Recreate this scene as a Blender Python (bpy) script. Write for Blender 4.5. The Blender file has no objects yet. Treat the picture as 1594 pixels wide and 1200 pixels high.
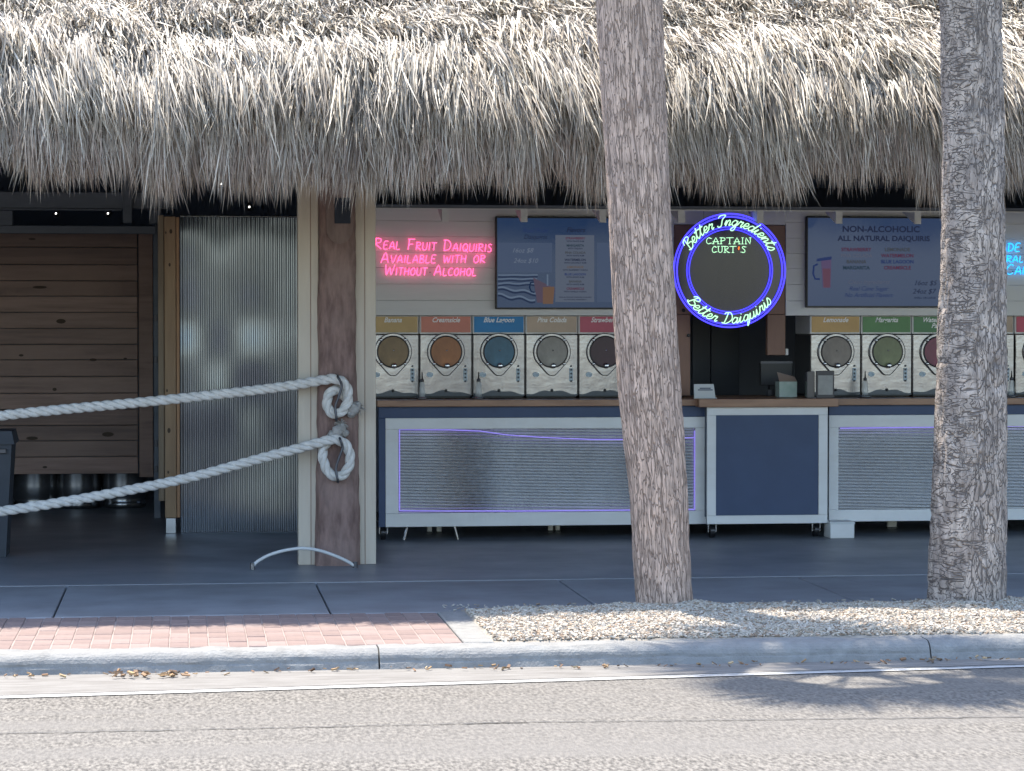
import bpy, math, random
import numpy as np
from mathutils import Vector, Matrix
random.seed(7); RNG = np.random.default_rng(11)
S = bpy.context.scene
COL = S.collection
# ------------------------------------------------------------------ camera, world, sun, exposure
FPX, CXP, CYP, EYE = 4000.0, 797.0, 600.0, 1.6
HORIZON = 505.0
PITCH = math.atan((CYP - HORIZON) / FPX)
YAW = math.radians(7.25)
cam = bpy.data.cameras.new('camera'); cam_o = bpy.data.objects.new('camera', cam); COL.objects.link(cam_o)
cam.sensor_width = 36.0; cam.lens = FPX / 1594 * 36.0; cam.clip_end = 3000
cam_o.location = (0, 0, EYE); cam_o.rotation_euler = (math.pi / 2 - PITCH, 0, -YAW)
S.camera = cam_o
SUN_TO = Vector((-0.20, 0.40, 1.0)).normalized()
w = bpy.data.worlds.new('World'); S.world = w; w.use_nodes = True
nt = w.node_tree; bg = nt.nodes['Background']; sky = nt.nodes.new('ShaderNodeTexSky')
sky.sky_type = 'NISHITA'; sky.sun_disc = False
sky.sun_elevation = math.asin(SUN_TO.z); sky.sun_rotation = math.atan2(SUN_TO.x, SUN_TO.y)
nt.links.new(sky.outputs[0], bg.inputs[0]); bg.inputs[1].default_value = 0.15
sl = bpy.data.lights.new('sun', 'SUN'); sl.energy = 3.0; sl.angle = math.radians(0.53); sl.color = (1.0, 0.93, 0.82)
so = bpy.data.objects.new('sun', sl); COL.objects.link(so); so.rotation_euler = SUN_TO.to_track_quat('Z', 'Y').to_euler(); so.location = (0, 0, 30)
S.view_settings.view_transform = 'Standard'; S.view_settings.look = 'None'
S.view_settings.exposure = 1.75; S.view_settings.gamma = 1.0
try:
    S.cycles.max_bounces = 10; S.cycles.diffuse_bounces = 5; S.cycles.sample_clamp_indirect = 6
    S.cycles.caustics_reflective = False; S.cycles.caustics_refractive = False
except Exception: pass
# ------------------------------------------------------------------ pixel -> world
ROT = cam_o.rotation_euler.to_matrix()
def ray(px, py): return ROT @ Vector(((px - CXP) / FPX, (CYP - py) / FPX, -1.0))
def AY(px, py, Y):
    d = ray(px, py); t = Y / d.y; return Vector((d.x * t, Y, EYE + d.z * t))
def AZ(px, py, z):
    d = ray(px, py); t = (z - EYE) / d.z; return Vector((d.x * t, d.y * t, z))
def XP(px, Y, py=HORIZON): return AY(px, py, Y).x
def ZP(px, py, Y): return AY(px, py, Y).z
# ------------------------------------------------------------------ materials
MATS = {}
def mat(name, c, rough=0.6, metal=0.0, c2=None, nscale=6.0, stretch=(1, 1, 1), bump=0.0, bscale=40.0, bstretch=None, spec=0.5,
        emit=None, estr=0.0, attr=None, trans=0.0, alpha=1.0, contrast=(0.35, 0.65), rvar=0.0, c3=None, n3=1.5, s3=(1, 1, 1)):
    if name in MATS: return MATS[name]
    m = bpy.data.materials.new(name); m.use_nodes = True; MATS[name] = m
    n = m.node_tree.nodes; L = m.node_tree.links; p = n['Principled BSDF']
    p.inputs['Roughness'].default_value = rough; p.inputs['Metallic'].default_value = metal
    p.inputs['Specular IOR Level'].default_value = spec; p.inputs['Base Color'].default_value = (*c, 1)
    if trans: p.inputs['Transmission Weight'].default_value = trans
    if alpha < 1: p.inputs['Alpha'].default_value = alpha
    tc = n.new('ShaderNodeTexCoord')
    def noise(scale, st, det=6):
        mp = n.new('ShaderNodeMapping'); mp.inputs['Scale'].default_value = st
        L.new(tc.outputs['Object'], mp.inputs[0]); t = n.new('ShaderNodeTexNoise')
        t.inputs['Scale'].default_value = scale; t.inputs['Detail'].default_value = det; t.inputs['Roughness'].default_value = 0.6
        L.new(mp.outputs[0], t.inputs['Vector']); return t
    out = None
    if c2 is not None:
        t = noise(nscale, stretch); r = n.new('ShaderNodeMapRange')
        r.inputs[1].default_value, r.inputs[2].default_value = contrast
        L.new(t.outputs['Fac'], r.inputs[0]); mx = n.new('ShaderNodeMix'); mx.data_type = 'RGBA'
        mx.inputs[6].default_value = (*c, 1); mx.inputs[7].default_value = (*c2, 1)
        L.new(r.outputs[0], mx.inputs[0]); out = mx.outputs[2]
        if rvar:
            rr = n.new('ShaderNodeMapRange'); rr.inputs[3].default_value = max(0.02, rough - rvar); rr.inputs[4].default_value = rough + rvar
            L.new(r.outputs[0], rr.inputs[0]); L.new(rr.outputs[0], p.inputs['Roughness'])
    if c3 is not None:
        t = noise(n3, s3, 5); r = n.new('ShaderNodeMapRange'); r.inputs[1].default_value = 0.45; r.inputs[2].default_value = 0.7
        L.new(t.outputs['Fac'], r.inputs[0]); mx = n.new('ShaderNodeMix'); mx.data_type = 'RGBA'
        if out: L.new(out, mx.inputs[6])
        else: mx.inputs[6].default_value = (*c, 1)
        mx.inputs[7].default_value = (*c3, 1); L.new(r.outputs[0], mx.inputs[0]); out = mx.outputs[2]
    if attr:
        a = n.new('ShaderNodeAttribute'); a.attribute_name = attr
        if out:
            mx = n.new('ShaderNodeMix'); mx.data_type = 'RGBA'; mx.blend_type = 'MULTIPLY'; mx.inputs[0].default_value = 1
            L.new(out, mx.inputs[6]); L.new(a.outputs['Color'], mx.inputs[7]); out = mx.outputs[2]
        else: out = a.outputs['Color']
    if out: L.new(out, p.inputs['Base Color'])
    if bump:
        t = noise(bscale, bstretch or stretch); b = n.new('ShaderNodeBump'); b.inputs['Strength'].default_value = bump
        b.inputs['Distance'].default_value = 0.01; L.new(t.outputs['Fac'], b.inputs['Height']); L.new(b.outputs[0], p.inputs['Normal'])
    if emit is not None:
        p.inputs['Emission Color'].default_value = (*emit, 1); p.inputs['Emission Strength'].default_value = estr
    return m
# ------------------------------------------------------------------ mesh builder
class MB:
    def __init__(s): s.v = []; s.f = []; s.smooth = False
    def add(s, vs, fs):
        k = len(s.v); s.v += [tuple(v) for v in vs]; s.f += [tuple(i + k for i in f) for f in fs]; return s
    def box(s, x0, x1, y0, y1, z0, z1, b=0.0):
        if x0 > x1: x0, x1 = x1, x0
        if b <= 0:
            return s.add([(x0, y0, z0), (x1, y0, z0), (x1, y1, z0), (x0, y1, z0), (x0, y0, z1), (x1, y0, z1), (x1, y1, z1), (x0, y1, z1)],
                         [(0, 3, 2, 1), (4, 5, 6, 7), (0, 1, 5, 4), (1, 2, 6, 5), (2, 3, 7, 6), (3, 0, 4, 7)])
        vs = []
        lo = (x0, y0, z0); hi = (x1, y1, z1)
        idx = {}
        for sx in (0, 1):
            for sy in (0, 1):
                for sz in (0, 1):
                    q = [hi[i] if (sx, sy, sz)[i] else lo[i] for i in range(3)]
                    for ax in range(3):
                        pt = [q[i] + (0 if i == ax else (-b if (sx, sy, sz)[i] else b)) for i in range(3)]
                        idx[(sx, sy, sz, ax)] = len(vs); vs.append(tuple(pt))
        I = idx; fs = []
        for ax in range(3):
            u, v = (ax + 1) % 3, (ax + 2) % 3
            for sd in (0, 1):
                def k(a, c):
                    q = [0, 0, 0]; q[ax] = sd; q[u] = a; q[v] = c; return I[(q[0], q[1], q[2], ax)]
                ring = [k(0, 0), k(1, 0), k(1, 1), k(0, 1)]
                fs.append(tuple(ring if sd else ring[::-1]))
            for a in (0, 1):
                for c in (0, 1):
                    # edge along ax at u=a, v=c, joins faces of axis u and axis v
                    q0 = [0, 0, 0]; q1 = [0, 0, 0]; q0[u] = q1[u] = a; q0[v] = q1[v] = c; q1[ax] = 1
                    e = [I[(*q0, u)], I[(*q1, u)], I[(*q1, v)], I[(*q0, v)]]
                    fs.append(tuple(e if (a + c) % 2 == 0 else e[::-1]))
        for sx in (0, 1):
            for sy in (0, 1):
                for sz in (0, 1):
                    t = [I[(sx, sy, sz, 0)], I[(sx, sy, sz, 1)], I[(sx, sy, sz, 2)]]
                    fs.append(tuple(t if (sx + sy + sz) % 2 else t[::-1]))
        return s.add(vs, fs)
    def tube(s, pts, r, n=8, cap=True, closed=False):
        P = np.array([tuple(p) for p in pts], float); m = len(P)
        if np.isscalar(r): r = np.full(m, r)
        T = np.gradient(P, axis=0) if not closed else np.roll(P, -1, 0) - np.roll(P, 1, 0)
        T /= np.linalg.norm(T, axis=1)[:, None] + 1e-12
        u = np.cross(T[0], (0.3, 0.9, 0.2)); u /= np.linalg.norm(u)
        vs = []
        for i in range(m):
            u = u - T[i] * np.dot(u, T[i]); u /= np.linalg.norm(u) + 1e-12; v = np.cross(T[i], u)
            for k in range(n):
                a = 2 * math.pi * k / n; vs.append(tuple(P[i] + r[i] * (math.cos(a) * u + math.sin(a) * v)))
        fs = []
        for i in range(m if closed else m - 1):
            j = (i + 1) % m
            for k in range(n):
                k2 = (k + 1) % n; fs.append((i * n + k, i * n + k2, j * n + k2, j * n + k))
        if cap and not closed: fs += [tuple(range(n))[::-1], tuple(range((m - 1) * n, m * n))]
        return s.add(vs, fs)
    def lathe(s, prof, c, n=24, axis='z'):
        vs = []; fs = []
        for (r, h) in prof:
            for k in range(n):
                a = 2 * math.pi * k / n
                q = (r * math.cos(a), r * math.sin(a), h) if axis == 'z' else (r * math.cos(a), -h, r * math.sin(a))
                vs.append((c[0] + q[0], c[1] + q[1], c[2] + q[2]))
        for i in range(len(prof) - 1):
            for k in range(n):
                k2 = (k + 1) % n; fs.append((i * n + k, i * n + k2, (i + 1) * n + k2, (i + 1) * n + k))
        fs.append(tuple(range((len(prof) - 1) * n, len(prof) * n))); fs.append(tuple(range(n))[::-1])
        return s.add(vs, fs)
    def prism(s, poly, y0, y1):      # polygon in XZ seen from -Y, counter-clockwise, extruded in Y
        n = len(poly)
        vs = [(x, y0, z) for x, z in poly] + [(x, y1, z) for x, z in poly]
        return s.add(vs, [tuple(range(n)), tuple(range(2 * n - 1, n - 1, -1))] + [(i, i + n, (i + 1) % n + n, (i + 1) % n) for i in range(n)])
    def grid(s, V):                  # V[i][j] array of points
        ni, nj = V.shape[:2]
        return s.add(V.reshape(-1, 3).tolist(), [(i * nj + j, i * nj + j + 1, (i + 1) * nj + j + 1, (i + 1) * nj + j) for i in range(ni - 1) for j in range(nj - 1)])
    def mesh(s, name, m=None, smooth=False):
        me = bpy.data.meshes.new(name); me.from_pydata(s.v, [], s.f)
        if m: me.materials.append(m)
        if smooth or s.smooth: me.polygons.foreach_set('use_smooth', [True] * len(me.polygons))
        me.update(); return me
def link(name, me, parent=None, world=True):
    o = bpy.data.objects.new(name, me); COL.objects.link(o)
    if parent is not None:
        o.parent = parent
        if world:
            q = parent; t = Vector((0, 0, 0))
            while q is not None: t += q.location; q = q.parent
            o.matrix_parent_inverse = Matrix.Translation(-t)
    return o
def ob(name, mb, m, parent=None, smooth=False, world=True): return link(name, mb.mesh(name, m, smooth), parent, world)
def tag(o, label=None, cat=None, group=None, kind=None):
    if label: o['label'] = label
    if cat: o['category'] = cat
    if group: o['group'] = group
    if kind: o['kind'] = kind
    return o
def thing(name, label, cat, loc=(0, 0, 0), group=None, kind=None):
    o = bpy.data.objects.new(name, None); COL.objects.link(o); o.location = loc; o.empty_display_size = 0.1
    return tag(o, label, cat, group, kind)
def struct(name, mb, m, smooth=False): return tag(ob(name, mb, m, None, smooth), kind='structure')
def box(name, a, m, parent, b=0.003): return ob(name, MB().box(*a, b=b), m, parent)
def raw_mesh(name, V, F, m, tint=None, smooth=False):
    """V (n,3), F (k,4) int arrays; tint (n,3)"""
    me = bpy.data.meshes.new(name); V = np.asarray(V, np.float32); F = np.asarray(F, np.int32)
    me.vertices.add(len(V)); me.vertices.foreach_set('co', V.ravel())
    k, c = F.shape
    me.loops.add(k * c); me.loops.foreach_set('vertex_index', F.ravel())
    me.polygons.add(k); me.polygons.foreach_set('loop_start', np.arange(0, k * c, c, dtype=np.int32))
    me.polygons.foreach_set('use_smooth', np.full(k, smooth))
    me.materials.append(m)
    if tint is not None:
        at = me.color_attributes.new('tint', 'FLOAT_COLOR', 'POINT')
        cc = np.ones((len(V), 4), np.float32); cc[:, :3] = tint; at.data.foreach_set('color', cc.ravel())
    me.update(calc_edges=True); me.validate(); return me
def vnoise(x, y, seed=0):            # smooth value noise, numpy
    r = np.random.default_rng(seed).random((64, 64)); xi = np.floor(x).astype(int); yi = np.floor(y).astype(int)
    fx = x - xi; fy = y - yi; fx = fx * fx * (3 - 2 * fx); fy = fy * fy * (3 - 2 * fy)
    g = lambda a, b: r[a % 64, b % 64]
    return (g(xi, yi) * (1 - fx) + g(xi + 1, yi) * fx) * (1 - fy) + (g(xi, yi + 1) * (1 - fx) + g(xi + 1, yi + 1) * fx) * fy
# ------------------------------------------------------------------ palette
M_ROAD = mat('road', (0.232, 0.212, 0.184), 0.85, c2=(0.066, 0.059, 0.051), nscale=62, stretch=(1, 0.33, 1), contrast=(0.36, 0.64), bump=0.9, bscale=60, bstretch=(1, .35, 1), c3=(0.158, 0.146, 0.131), n3=1.3, s3=(0.10, 1.3, 1))
M_GUT = mat('gutter', (0.235, 0.222, 0.205), 0.8, c2=(0.16, 0.148, 0.134), nscale=9, stretch=(0.4, 2, 1), bump=0.4, bscale=120)
M_KERB = mat('kerb', (0.29, 0.285, 0.27), 0.85, c2=(0.21, 0.206, 0.196), nscale=14, bump=0.7, bscale=70, c3=(0.25, 0.245, 0.235), n3=2.5)
M_SLAB = mat('slab', (0.27, 0.275, 0.285), 0.6, c2=(0.205, 0.205, 0.21), nscale=2.2, bump=0.15, bscale=90)
M_FLOOR = mat('floor', (0.26, 0.272, 0.295), 0.42, c2=(0.21, 0.222, 0.244), nscale=1.4, bump=0.05, bscale=20, rvar=0.07)
M_BRICK = mat('brick', (0.50, 0.315, 0.27), 0.85, c2=(0.42, 0.25, 0.21), nscale=4, bump=0.4, bscale=90, c3=(0.52, 0.36, 0.31))
M_SAND = mat('joint_sand', (0.32, 0.26, 0.235), 0.95)
M_PAINTW = mat('line_paint', (0.50, 0.49, 0.47), 0.7, c2=(0.33, 0.325, 0.31), nscale=25, contrast=(0.5, 0.75))
M_TAR = mat('tar', (0.06, 0.06, 0.06), 0.7)
M_EARTH = mat('earth', (0.34, 0.30, 0.25), 0.95, c2=(0.25, 0.22, 0.18), nscale=12)
M_GRASS = mat('ground', (0.16, 0.17, 0.10), 0.95, c2=(0.22, 0.2, 0.14), nscale=0.6)
M_CHIP = mat('chip', (0.56, 0.525, 0.47), 0.85, attr='tint', c2=(0.48, 0.45, 0.40), nscale=30)
M_THATCH = mat('thatch', (1.0, 0.95, 0.86), 0.5, attr='tint', c2=(0.86, 0.82, 0.76), nscale=20, spec=0.35)
M_THBASE = mat('thatch_base', (0.11, 0.105, 0.105), 0.95, c2=(0.05, 0.047, 0.046), nscale=8)  # raised a little so the roof underside shows a hazy lift
M_CREAM = mat('cream_board', (0.60, 0.53, 0.43), 0.65, c2=(0.53, 0.465, 0.375), nscale=3, stretch=(4, 4, 0.5), bump=0.12, bscale=30, bstretch=(6, 6, 0.4))
M_LOG = mat('log', (0.27, 0.175, 0.15), 0.75, c2=(0.135, 0.082, 0.07), nscale=9, stretch=(3, 3, 0.7), bump=0.9, bscale=14, bstretch=(3, 3, 0.8), c3=(0.31, 0.22, 0.19))
M_ROPE = mat('rope', (0.74, 0.72, 0.68), 0.85, c2=(0.60, 0.58, 0.54), nscale=25, bump=0.5, bscale=160)
M_ROPEEND = mat('rope_end', (0.42, 0.40, 0.375), 0.9, c2=(0.3, 0.29, 0.27), nscale=40, bump=0.8, bscale=70)
M_STEELD = mat('dark_steel', (0.10, 0.10, 0.11), 0.45, 0.8)
M_WHITEP = mat('white_paint', (0.80, 0.80, 0.79), 0.5, c2=(0.74, 0.74, 0.73), nscale=5, c3=(0.70, 0.69, 0.67), n3=3, s3=(0.5, 1, 2), bump=0.04, bscale=60)
M_SHIP = mat('shiplap', (0.74, 0.74, 0.735), 0.55, c2=(0.68, 0.68, 0.675), nscale=2.0, stretch=(0.6, 1, 5), bump=0.1, bscale=20, bstretch=(0.5, 1, 6))
M_NAVY = mat('navy', (0.040, 0.068, 0.145), 0.5, c2=(0.034, 0.059, 0.128), nscale=5, bump=0.05, bscale=80)
M_WOODTOP = mat('counter_wood', (0.36, 0.20, 0.12), 0.35, c2=(0.25, 0.13, 0.075), nscale=4, stretch=(0.7, 5, 5), bump=0.1, bscale=20, bstretch=(0.6, 6, 6))
M_TRIM = mat('brown_trim', (0.27, 0.155, 0.11), 0.6, c2=(0.22, 0.125, 0.09), nscale=3, stretch=(4, 4, 0.7), bump=0.1, bscale=20, bstretch=(5, 5, 0.6))
M_PINE = mat('pine', (0.34, 0.225, 0.13), 0.55, c2=(0.27, 0.17, 0.095), nscale=3.5, stretch=(5, 5, 0.5), bump=0.1, bscale=20, bstretch=(6, 6, 0.5))
M_KNOT = mat('knot', (0.06, 0.035, 0.02), 0.7)
M_PLANK = mat('brown_plank', (0.31, 0.195, 0.16), 0.5, c2=(0.20, 0.12, 0.098), nscale=3, stretch=(0.5, 4, 5), bump=0.15, bscale=20, bstretch=(0.5, 5, 6), c3=(0.30, 0.19, 0.15), n3=2)
M_DARK = mat('dark_paint', (0.13, 0.15, 0.19), 0.6, c2=(0.11, 0.128, 0.165), nscale=2)  # bluish lift in the colour stands in for haze over the dark interior
M_DARKBEAM = mat('dark_beam', (0.16, 0.18, 0.22), 0.6, c2=(0.12, 0.138, 0.172), nscale=3, stretch=(0.6, 3, 3))  # blue lift painted in, as if veiled by haze
M_BLACK = mat('black_plastic', (0.012, 0.012, 0.014), 0.4)
M_STEEL = mat('stainless', (0.30, 0.295, 0.305), 0.22, 0.92, c2=(0.24, 0.238, 0.247), nscale=5, stretch=(1, 1, 0.3), bump=0.35, bscale=4.5, bstretch=(1, 1, 1.3), rvar=0.05)
M_CHROME = mat('polished_steel', (0.66, 0.66, 0.66), 0.12, 0.95)
M_GALV = mat('corrugated_metal', (0.66, 0.65, 0.65), 0.14, 0.85, c2=(0.54, 0.53, 0.53), nscale=2.5, stretch=(1, 1, 0.4), rvar=0.05)
M_CLEARW = mat('grey_corrugated_plastic', (0.27, 0.30, 0.345), 0.12, 0.75, c2=(0.22, 0.245, 0.285), nscale=1.2)
M_LED = mat('purple_led', (0.5, 0.45, 0.8), 0.4, emit=(0.22, 0.15, 0.70), estr=0.22)
M_STICK = mat('sticker', (0.6, 0.66, 0.7), 0.5, c2=(0.3, 0.42, 0.52), nscale=60)
M_BUTTON = mat('button_blue', (0.02, 0.03, 0.05), 0.4)
M_CTRL = mat('control_plate', (0.45, 0.55, 0.62), 0.4)
M_LETTER = mat('white_print', (0.88, 0.88, 0.88), 0.5)
M_HOSE = mat('white_hose', (0.62, 0.63, 0.62), 0.45)
M_GLASS = mat('clear_plastic', (0.62, 0.66, 0.68), 0.12, alpha=0.45)
M_PAPER = mat('paper', (0.62, 0.64, 0.64), 0.7)
M_LAMP = mat('lamp_lit', (1, 1, 1), 0.5, emit=(1.0, 0.97, 0.9), estr=2.5)
# ------------------------------------------------------------------ ground planes
ZR = -0.10
YK0, YK1 = 12.60, 12.80        # kerb foot, kerb back
YB = 14.2                   # back of brick strip / front of slabs
YF = 15.9                   # slab / floor seam
XL, XR = -5.5, 13.0
struct('ground', MB().add([(-400, -400, -0.45), (400, -400, -0.45), (400, 400, -0.45), (-400, 400, -0.45)], [(0, 1, 2, 3)]), M_GRASS)
struct('road', MB().box(-80, 80, -1.5, YK0 + .03, -0.40, ZR), M_ROAD)
struct('far_pavement', MB().box(-80, 80, -6.0, -1.5, -0.40, 0.02), M_SLAB)
def gline(px0, py0, px1, py1, width, z, name, m, ext=0.4):
    a = AZ(px0, py0, z); b = AZ(px1, py1, z); d = (b - a); a = a - d * ext; b = b + d * ext
    n = Vector((-d.y, d.x, 0)).normalized() * width / 2
    return struct(name, MB().add([a - n, b - n, b + n, a + n], [(0, 1, 2, 3)]), m)
# gutter pan between kerb foot and the asphalt
a = AZ(0, 1083, ZR); b = AZ(1594, 1034, ZR); d = (b - a) / (b.x - a.x)
gp = [a + d * (XL - a.x), a + d * (XR - a.x)]
struct('gutter', MB().add([(XL, gp[0].y, ZR + 0.002), (XR, gp[1].y, ZR + 0.002), (XR, YK0 + 0.06, ZR + 0.002), (XL, YK0 + 0.06, ZR + 0.002)], [(0, 1, 2, 3)]), M_GUT)
gline(0, 1085, 1594, 1036, 0.08, ZR + 0.0045, 'edge_line', M_PAINTW)
def jag(px0, py0, px1, py1, name, wd=0.006, z=ZR + 0.004, n=90, amp=0.006, seed=1):
    a = AZ(px0, py0, z); b = AZ(px1, py1, z); r = np.random.default_rng(seed); m = MB()
    V = np.zeros((2, n, 3))
    for i in range(n):
        p = a.lerp(b, i / (n - 1)); o = r.normal() * amp; ww = wd * (0.4 + r.random())
        V[0, i] = (p.x, p.y + o - ww, z); V[1, i] = (p.x, p.y + o + ww, z)
    m.grid(V); return struct(name, m, M_TAR)
jag(-80, 1143, 820, 1124, 'road_crack', seed=3); jag(700, 1125, 1700, 1114, 'road_crack', seed=4)
jag(560, 1068, 1700, 1031, 'gutter_crack', 0.003, ZR + 0.0065, seed=5)
# kerb: rounded sections with joints
kerb = thing('kerb', None, None, (0, YK0, ZR), kind='structure')
prof = [(YK0 - 0.0, ZR - 0.2), (YK0 + 0.0, ZR), (YK0 + 0.012, ZR + 0.03)]
for k in range(7):
    t = k / 6 * math.pi / 2; prof.append((YK0 + 0.018 + 0.075 * (1 - math.cos(t)), ZR + 0.037 + 0.060 * math.sin(t)))
prof += [(YK1 - 0.02, 0.002), (YK1, 0.0), (YK1, -0.2)]
jx = [XL, XP(590, YK0), XP(1452, YK0), XR]; jx = [XL, jx[1] - 3.05, jx[1], jx[2], jx[2] + 3.05, XR]
for i in range(len(jx) - 1):
    xa, xb = jx[i] + 0.004, jx[i + 1] - 0.004
    xs = np.linspace(xa, xb, max(8, int((xb - xa) / 0.03)))
    V = np.zeros((len(xs), len(prof), 3))
    for k, (yy, zz) in enumerate(prof):
        nn = (vnoise(xs * 7, xs * 0 + k * 0.9, 3) - 0.5) * 0.010 + (vnoise(xs * 24, xs * 0 + k * 1.7, 4) - 0.5) * 0.005
        V[:, k, 0] = xs; V[:, k, 1] = yy + nn * 0.8; V[:, k, 2] = zz + (nn if zz > ZR else 0)
    m = MB().grid(V[:, ::-1])
    n0 = len(prof); m.add(V[0].tolist(), [tuple(range(n0))]); m.add(V[-1].tolist(), [tuple(range(n0))[::-1]])
    ob('kerb_section', m, M_KERB, kerb, smooth=False)
# brick strip
bx1 = AZ(720, 1000, 0.0).x
pav = struct('brick_pavement', MB().box(XL, bx1, YK1 + 0.002, YB - 0.002, -0.2, -0.004), M_SAND)
bw, bl = 0.0975, 0.198
me_b = [MB().box(-bw / 2 + 0.0025, bw / 2 - 0.0025, -bl / 2 + 0.002, bl / 2 - 0.002, -0.05, 0.0, b=0.004).mesh('brick', mat('brick_%d' % k, c, 0.85, c2=tuple(x * 0.84 for x in c), nscale=9, bump=0.4, bscale=90))
        for k, c in enumerate([(0.275, 0.20, 0.178), (0.255, 0.182, 0.160), (0.285, 0.215, 0.193), (0.24, 0.172, 0.153)])]
ncol = 36
for i in range(ncol):
    for j in range(7):
        o = link('brick', random.choice(me_b), pav, world=False)
        o.location = (bx1 - bw * (i + 0.5), YK1 + 0.006 + bl * (j + 0.5), random.uniform(-0.002, 0.0025))
        o.rotation_euler = (random.uniform(-.006, .006), random.uniform(-.01, .01), random.uniform(-.012, .012))
# concrete edging + mulch bed + slabs + floor
ex1 = AZ(770, 1000, 0).x
struct('edging_strip', MB().box(bx1 + 0.006, ex1, YK1 + 0.003, YB - 0.003, -0.2, 0.004, b=0.005), M_KERB)
sw = thing('sidewalk', None, None, (0, YB, 0), kind='structure')
sj = [XL, AZ(92, 940, 0).x, AZ(505, 935, 0).x]; sj = [XL, sj[1], sj[2]] + [sj[2] + 1.52 * k for k in range(1, 6)] + [XR]
for i in range(len(sj) - 1):
    ob('slab', MB().box(sj[i] + 0.005, sj[i + 1] - 0.005, YB, YF - 0.006, -0.2, random.uniform(0.0, 0.003), b=0.006), M_SLAB, sw)
struct('floor', MB().box(XL, XR, YF, 26.0, -0.2, 0.006), M_FLOOR)
jag(1230, 893, 1410, 888, 'floor_crack', 0.006, 0.005, 40, 0.02, 8); jag(1290, 897, 1400, 918, 'floor_crack', 0.005, 0.005, 30, 0.015, 9)
# bed of pale chips
bed = tag(None or struct('planting_bed', MB(), M_EARTH), kind='structure')
nx, ny = 160, 24; xs = np.r_[ex1 - .02, np.linspace(ex1 + 0.004, XR, nx - 1)]; ys = np.r_[YK1 - 0.02, np.linspace(YK1 + 0.006, YB + 0.05, ny - 1)]
PALM1 = AZ(1034, 940, 0.03); PALM2 = AZ(1505, 936, 0.03)
def bedz(x, y):
    z = 0.004 + 0.018 * np.clip((x - ex1) / .25, 0, 1) * np.sin(np.clip((y - YK1) / (YB + 0.05 - YK1), 0, 1) * math.pi) ** 0.7
    z = z + vnoise(x * 6, y * 6, 5) * 0.018 * np.clip((y - YK1) / .1, 0, 1)
    for P in (PALM1, PALM2): z = z + 0.03 * np.exp(-((x - P.x) ** 2 + (y - P.y) ** 2) / 0.09)
    z = np.where(x < ex1 + .003, -.012, np.where(y < YK1, -.012, z)); return np.where(y > YB - 0.02, 0.006, z)
X, Yg = np.meshgrid(xs, ys, indexing='ij'); V = np.stack([X, Yg, bedz(X, Yg)], -1)
mb = MB().grid(V); bed.data = mb.mesh('planting_bed', M_EARTH, True)
def chips(n, x0, x1, y0, y1, zf, smin, smax, cols, name, lift=0.008):
    x = RNG.uniform(x0, x1, n); y = RNG.uniform(y0, y1, n); z = zf(x, y) + RNG.uniform(0, lift, n)
    L = RNG.uniform(smin, smax, n); W = L * RNG.uniform(0.25, 0.6, n); a = RNG.uniform(0, 2 * math.pi, n); tl = RNG.normal(0, 0.3, n); tr = RNG.normal(0, 0.35, n)
    u = np.stack([np.cos(a) * np.cos(tl), np.sin(a) * np.cos(tl), np.sin(tl)], 1); v = np.stack([-np.sin(a) * np.cos(tr), np.cos(a) * np.cos(tr), np.sin(tr)], 1)
    nn = np.cross(u, v); c = np.stack([x, y, z], 1)
    base = [(-1, -.7, 0), (1, -1, 0), (.8, 1, 0), (-1, .8, 0)]
    V = []
    for h in (-0.5, 0.5):
        for (p, q, _) in base: V.append(c + u * (p * L / 2)[:, None] + v * (q * W / 2)[:, None] + nn * (h * W * 0.45)[:, None])
    V = np.stack(V, 1).reshape(-1, 3); f = np.array([(4, 5, 6, 7), (0, 1, 5, 4), (1, 2, 6, 5), (2, 3, 7, 6), (3, 0, 4, 7)])
    F = (np.arange(n)[:, None, None] * 8 + f[None]).reshape(-1, 4)
    t = np.repeat(np.array(cols)[RNG.integers(0, len(cols), n)] * RNG.uniform(0.75, 1.12, n)[:, None], 8, 0)
    return raw_mesh(name, V, F, M_CHIP, t)
CH = [(1, .97, .92), (1, .94, .86), (.92, .84, .74), (1.05, 1.0, .95), (.75, .62, .5), (.9, .85, .78), (.6, .46, .36), (1.1, 1.06, 1.0)]
o = link('wood_chips', chips(62000, ex1 + 0.005, 6.2, YK1 + 0.01, YB + 0.02, bedz, 0.010, 0.030, CH, 'wood_chips'))
tag(o, 'pale bleached chips covering the strip beneath the palm trunks', 'mulch', kind='stuff')
o = link('stray_chips', chips(500, ex1 - 0.1, 7.0, YB - 0.05, YB + 0.28, lambda x, y: x * 0 + 0.006, 0.008, 0.028, CH, 'stray_chips', 0.004))
tag(o, 'stray chips scattered over the shaded sidewalk edge', 'mulch', kind='stuff')
LF = [(.55, .33, .2), (.7, .48, .28), (.4, .26, .18), (.9, .7, .45), (.3, .22, .17)]
o = link('leaf_litter', chips(190, -1.5, 5.2, YK0 - 0.13, YK0 - 0.01, lambda x, y: x * 0 + ZR + 0.006, 0.010, 0.035, LF, 'leaf_litter', 0.014))
tag(o, 'dry brown leaf litter lying in the gutter below the kerb', 'leaves', kind='stuff')
o = link('gutter_leaves', chips(24, AZ(170, 1065, ZR).x, AZ(305, 1065, ZR).x, YK0 - 0.2, YK0 - 0.09, lambda x, y: x * 0 + ZR + 0.012, 0.02, 0.05, [(1.0, .66, .36), (.8, .5, .3), (.6, .4, .26)], 'gutter_leaves', 0.02))
tag(o, 'small heap of orange leaves in the gutter at the left', 'leaves', kind='stuff')
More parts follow.
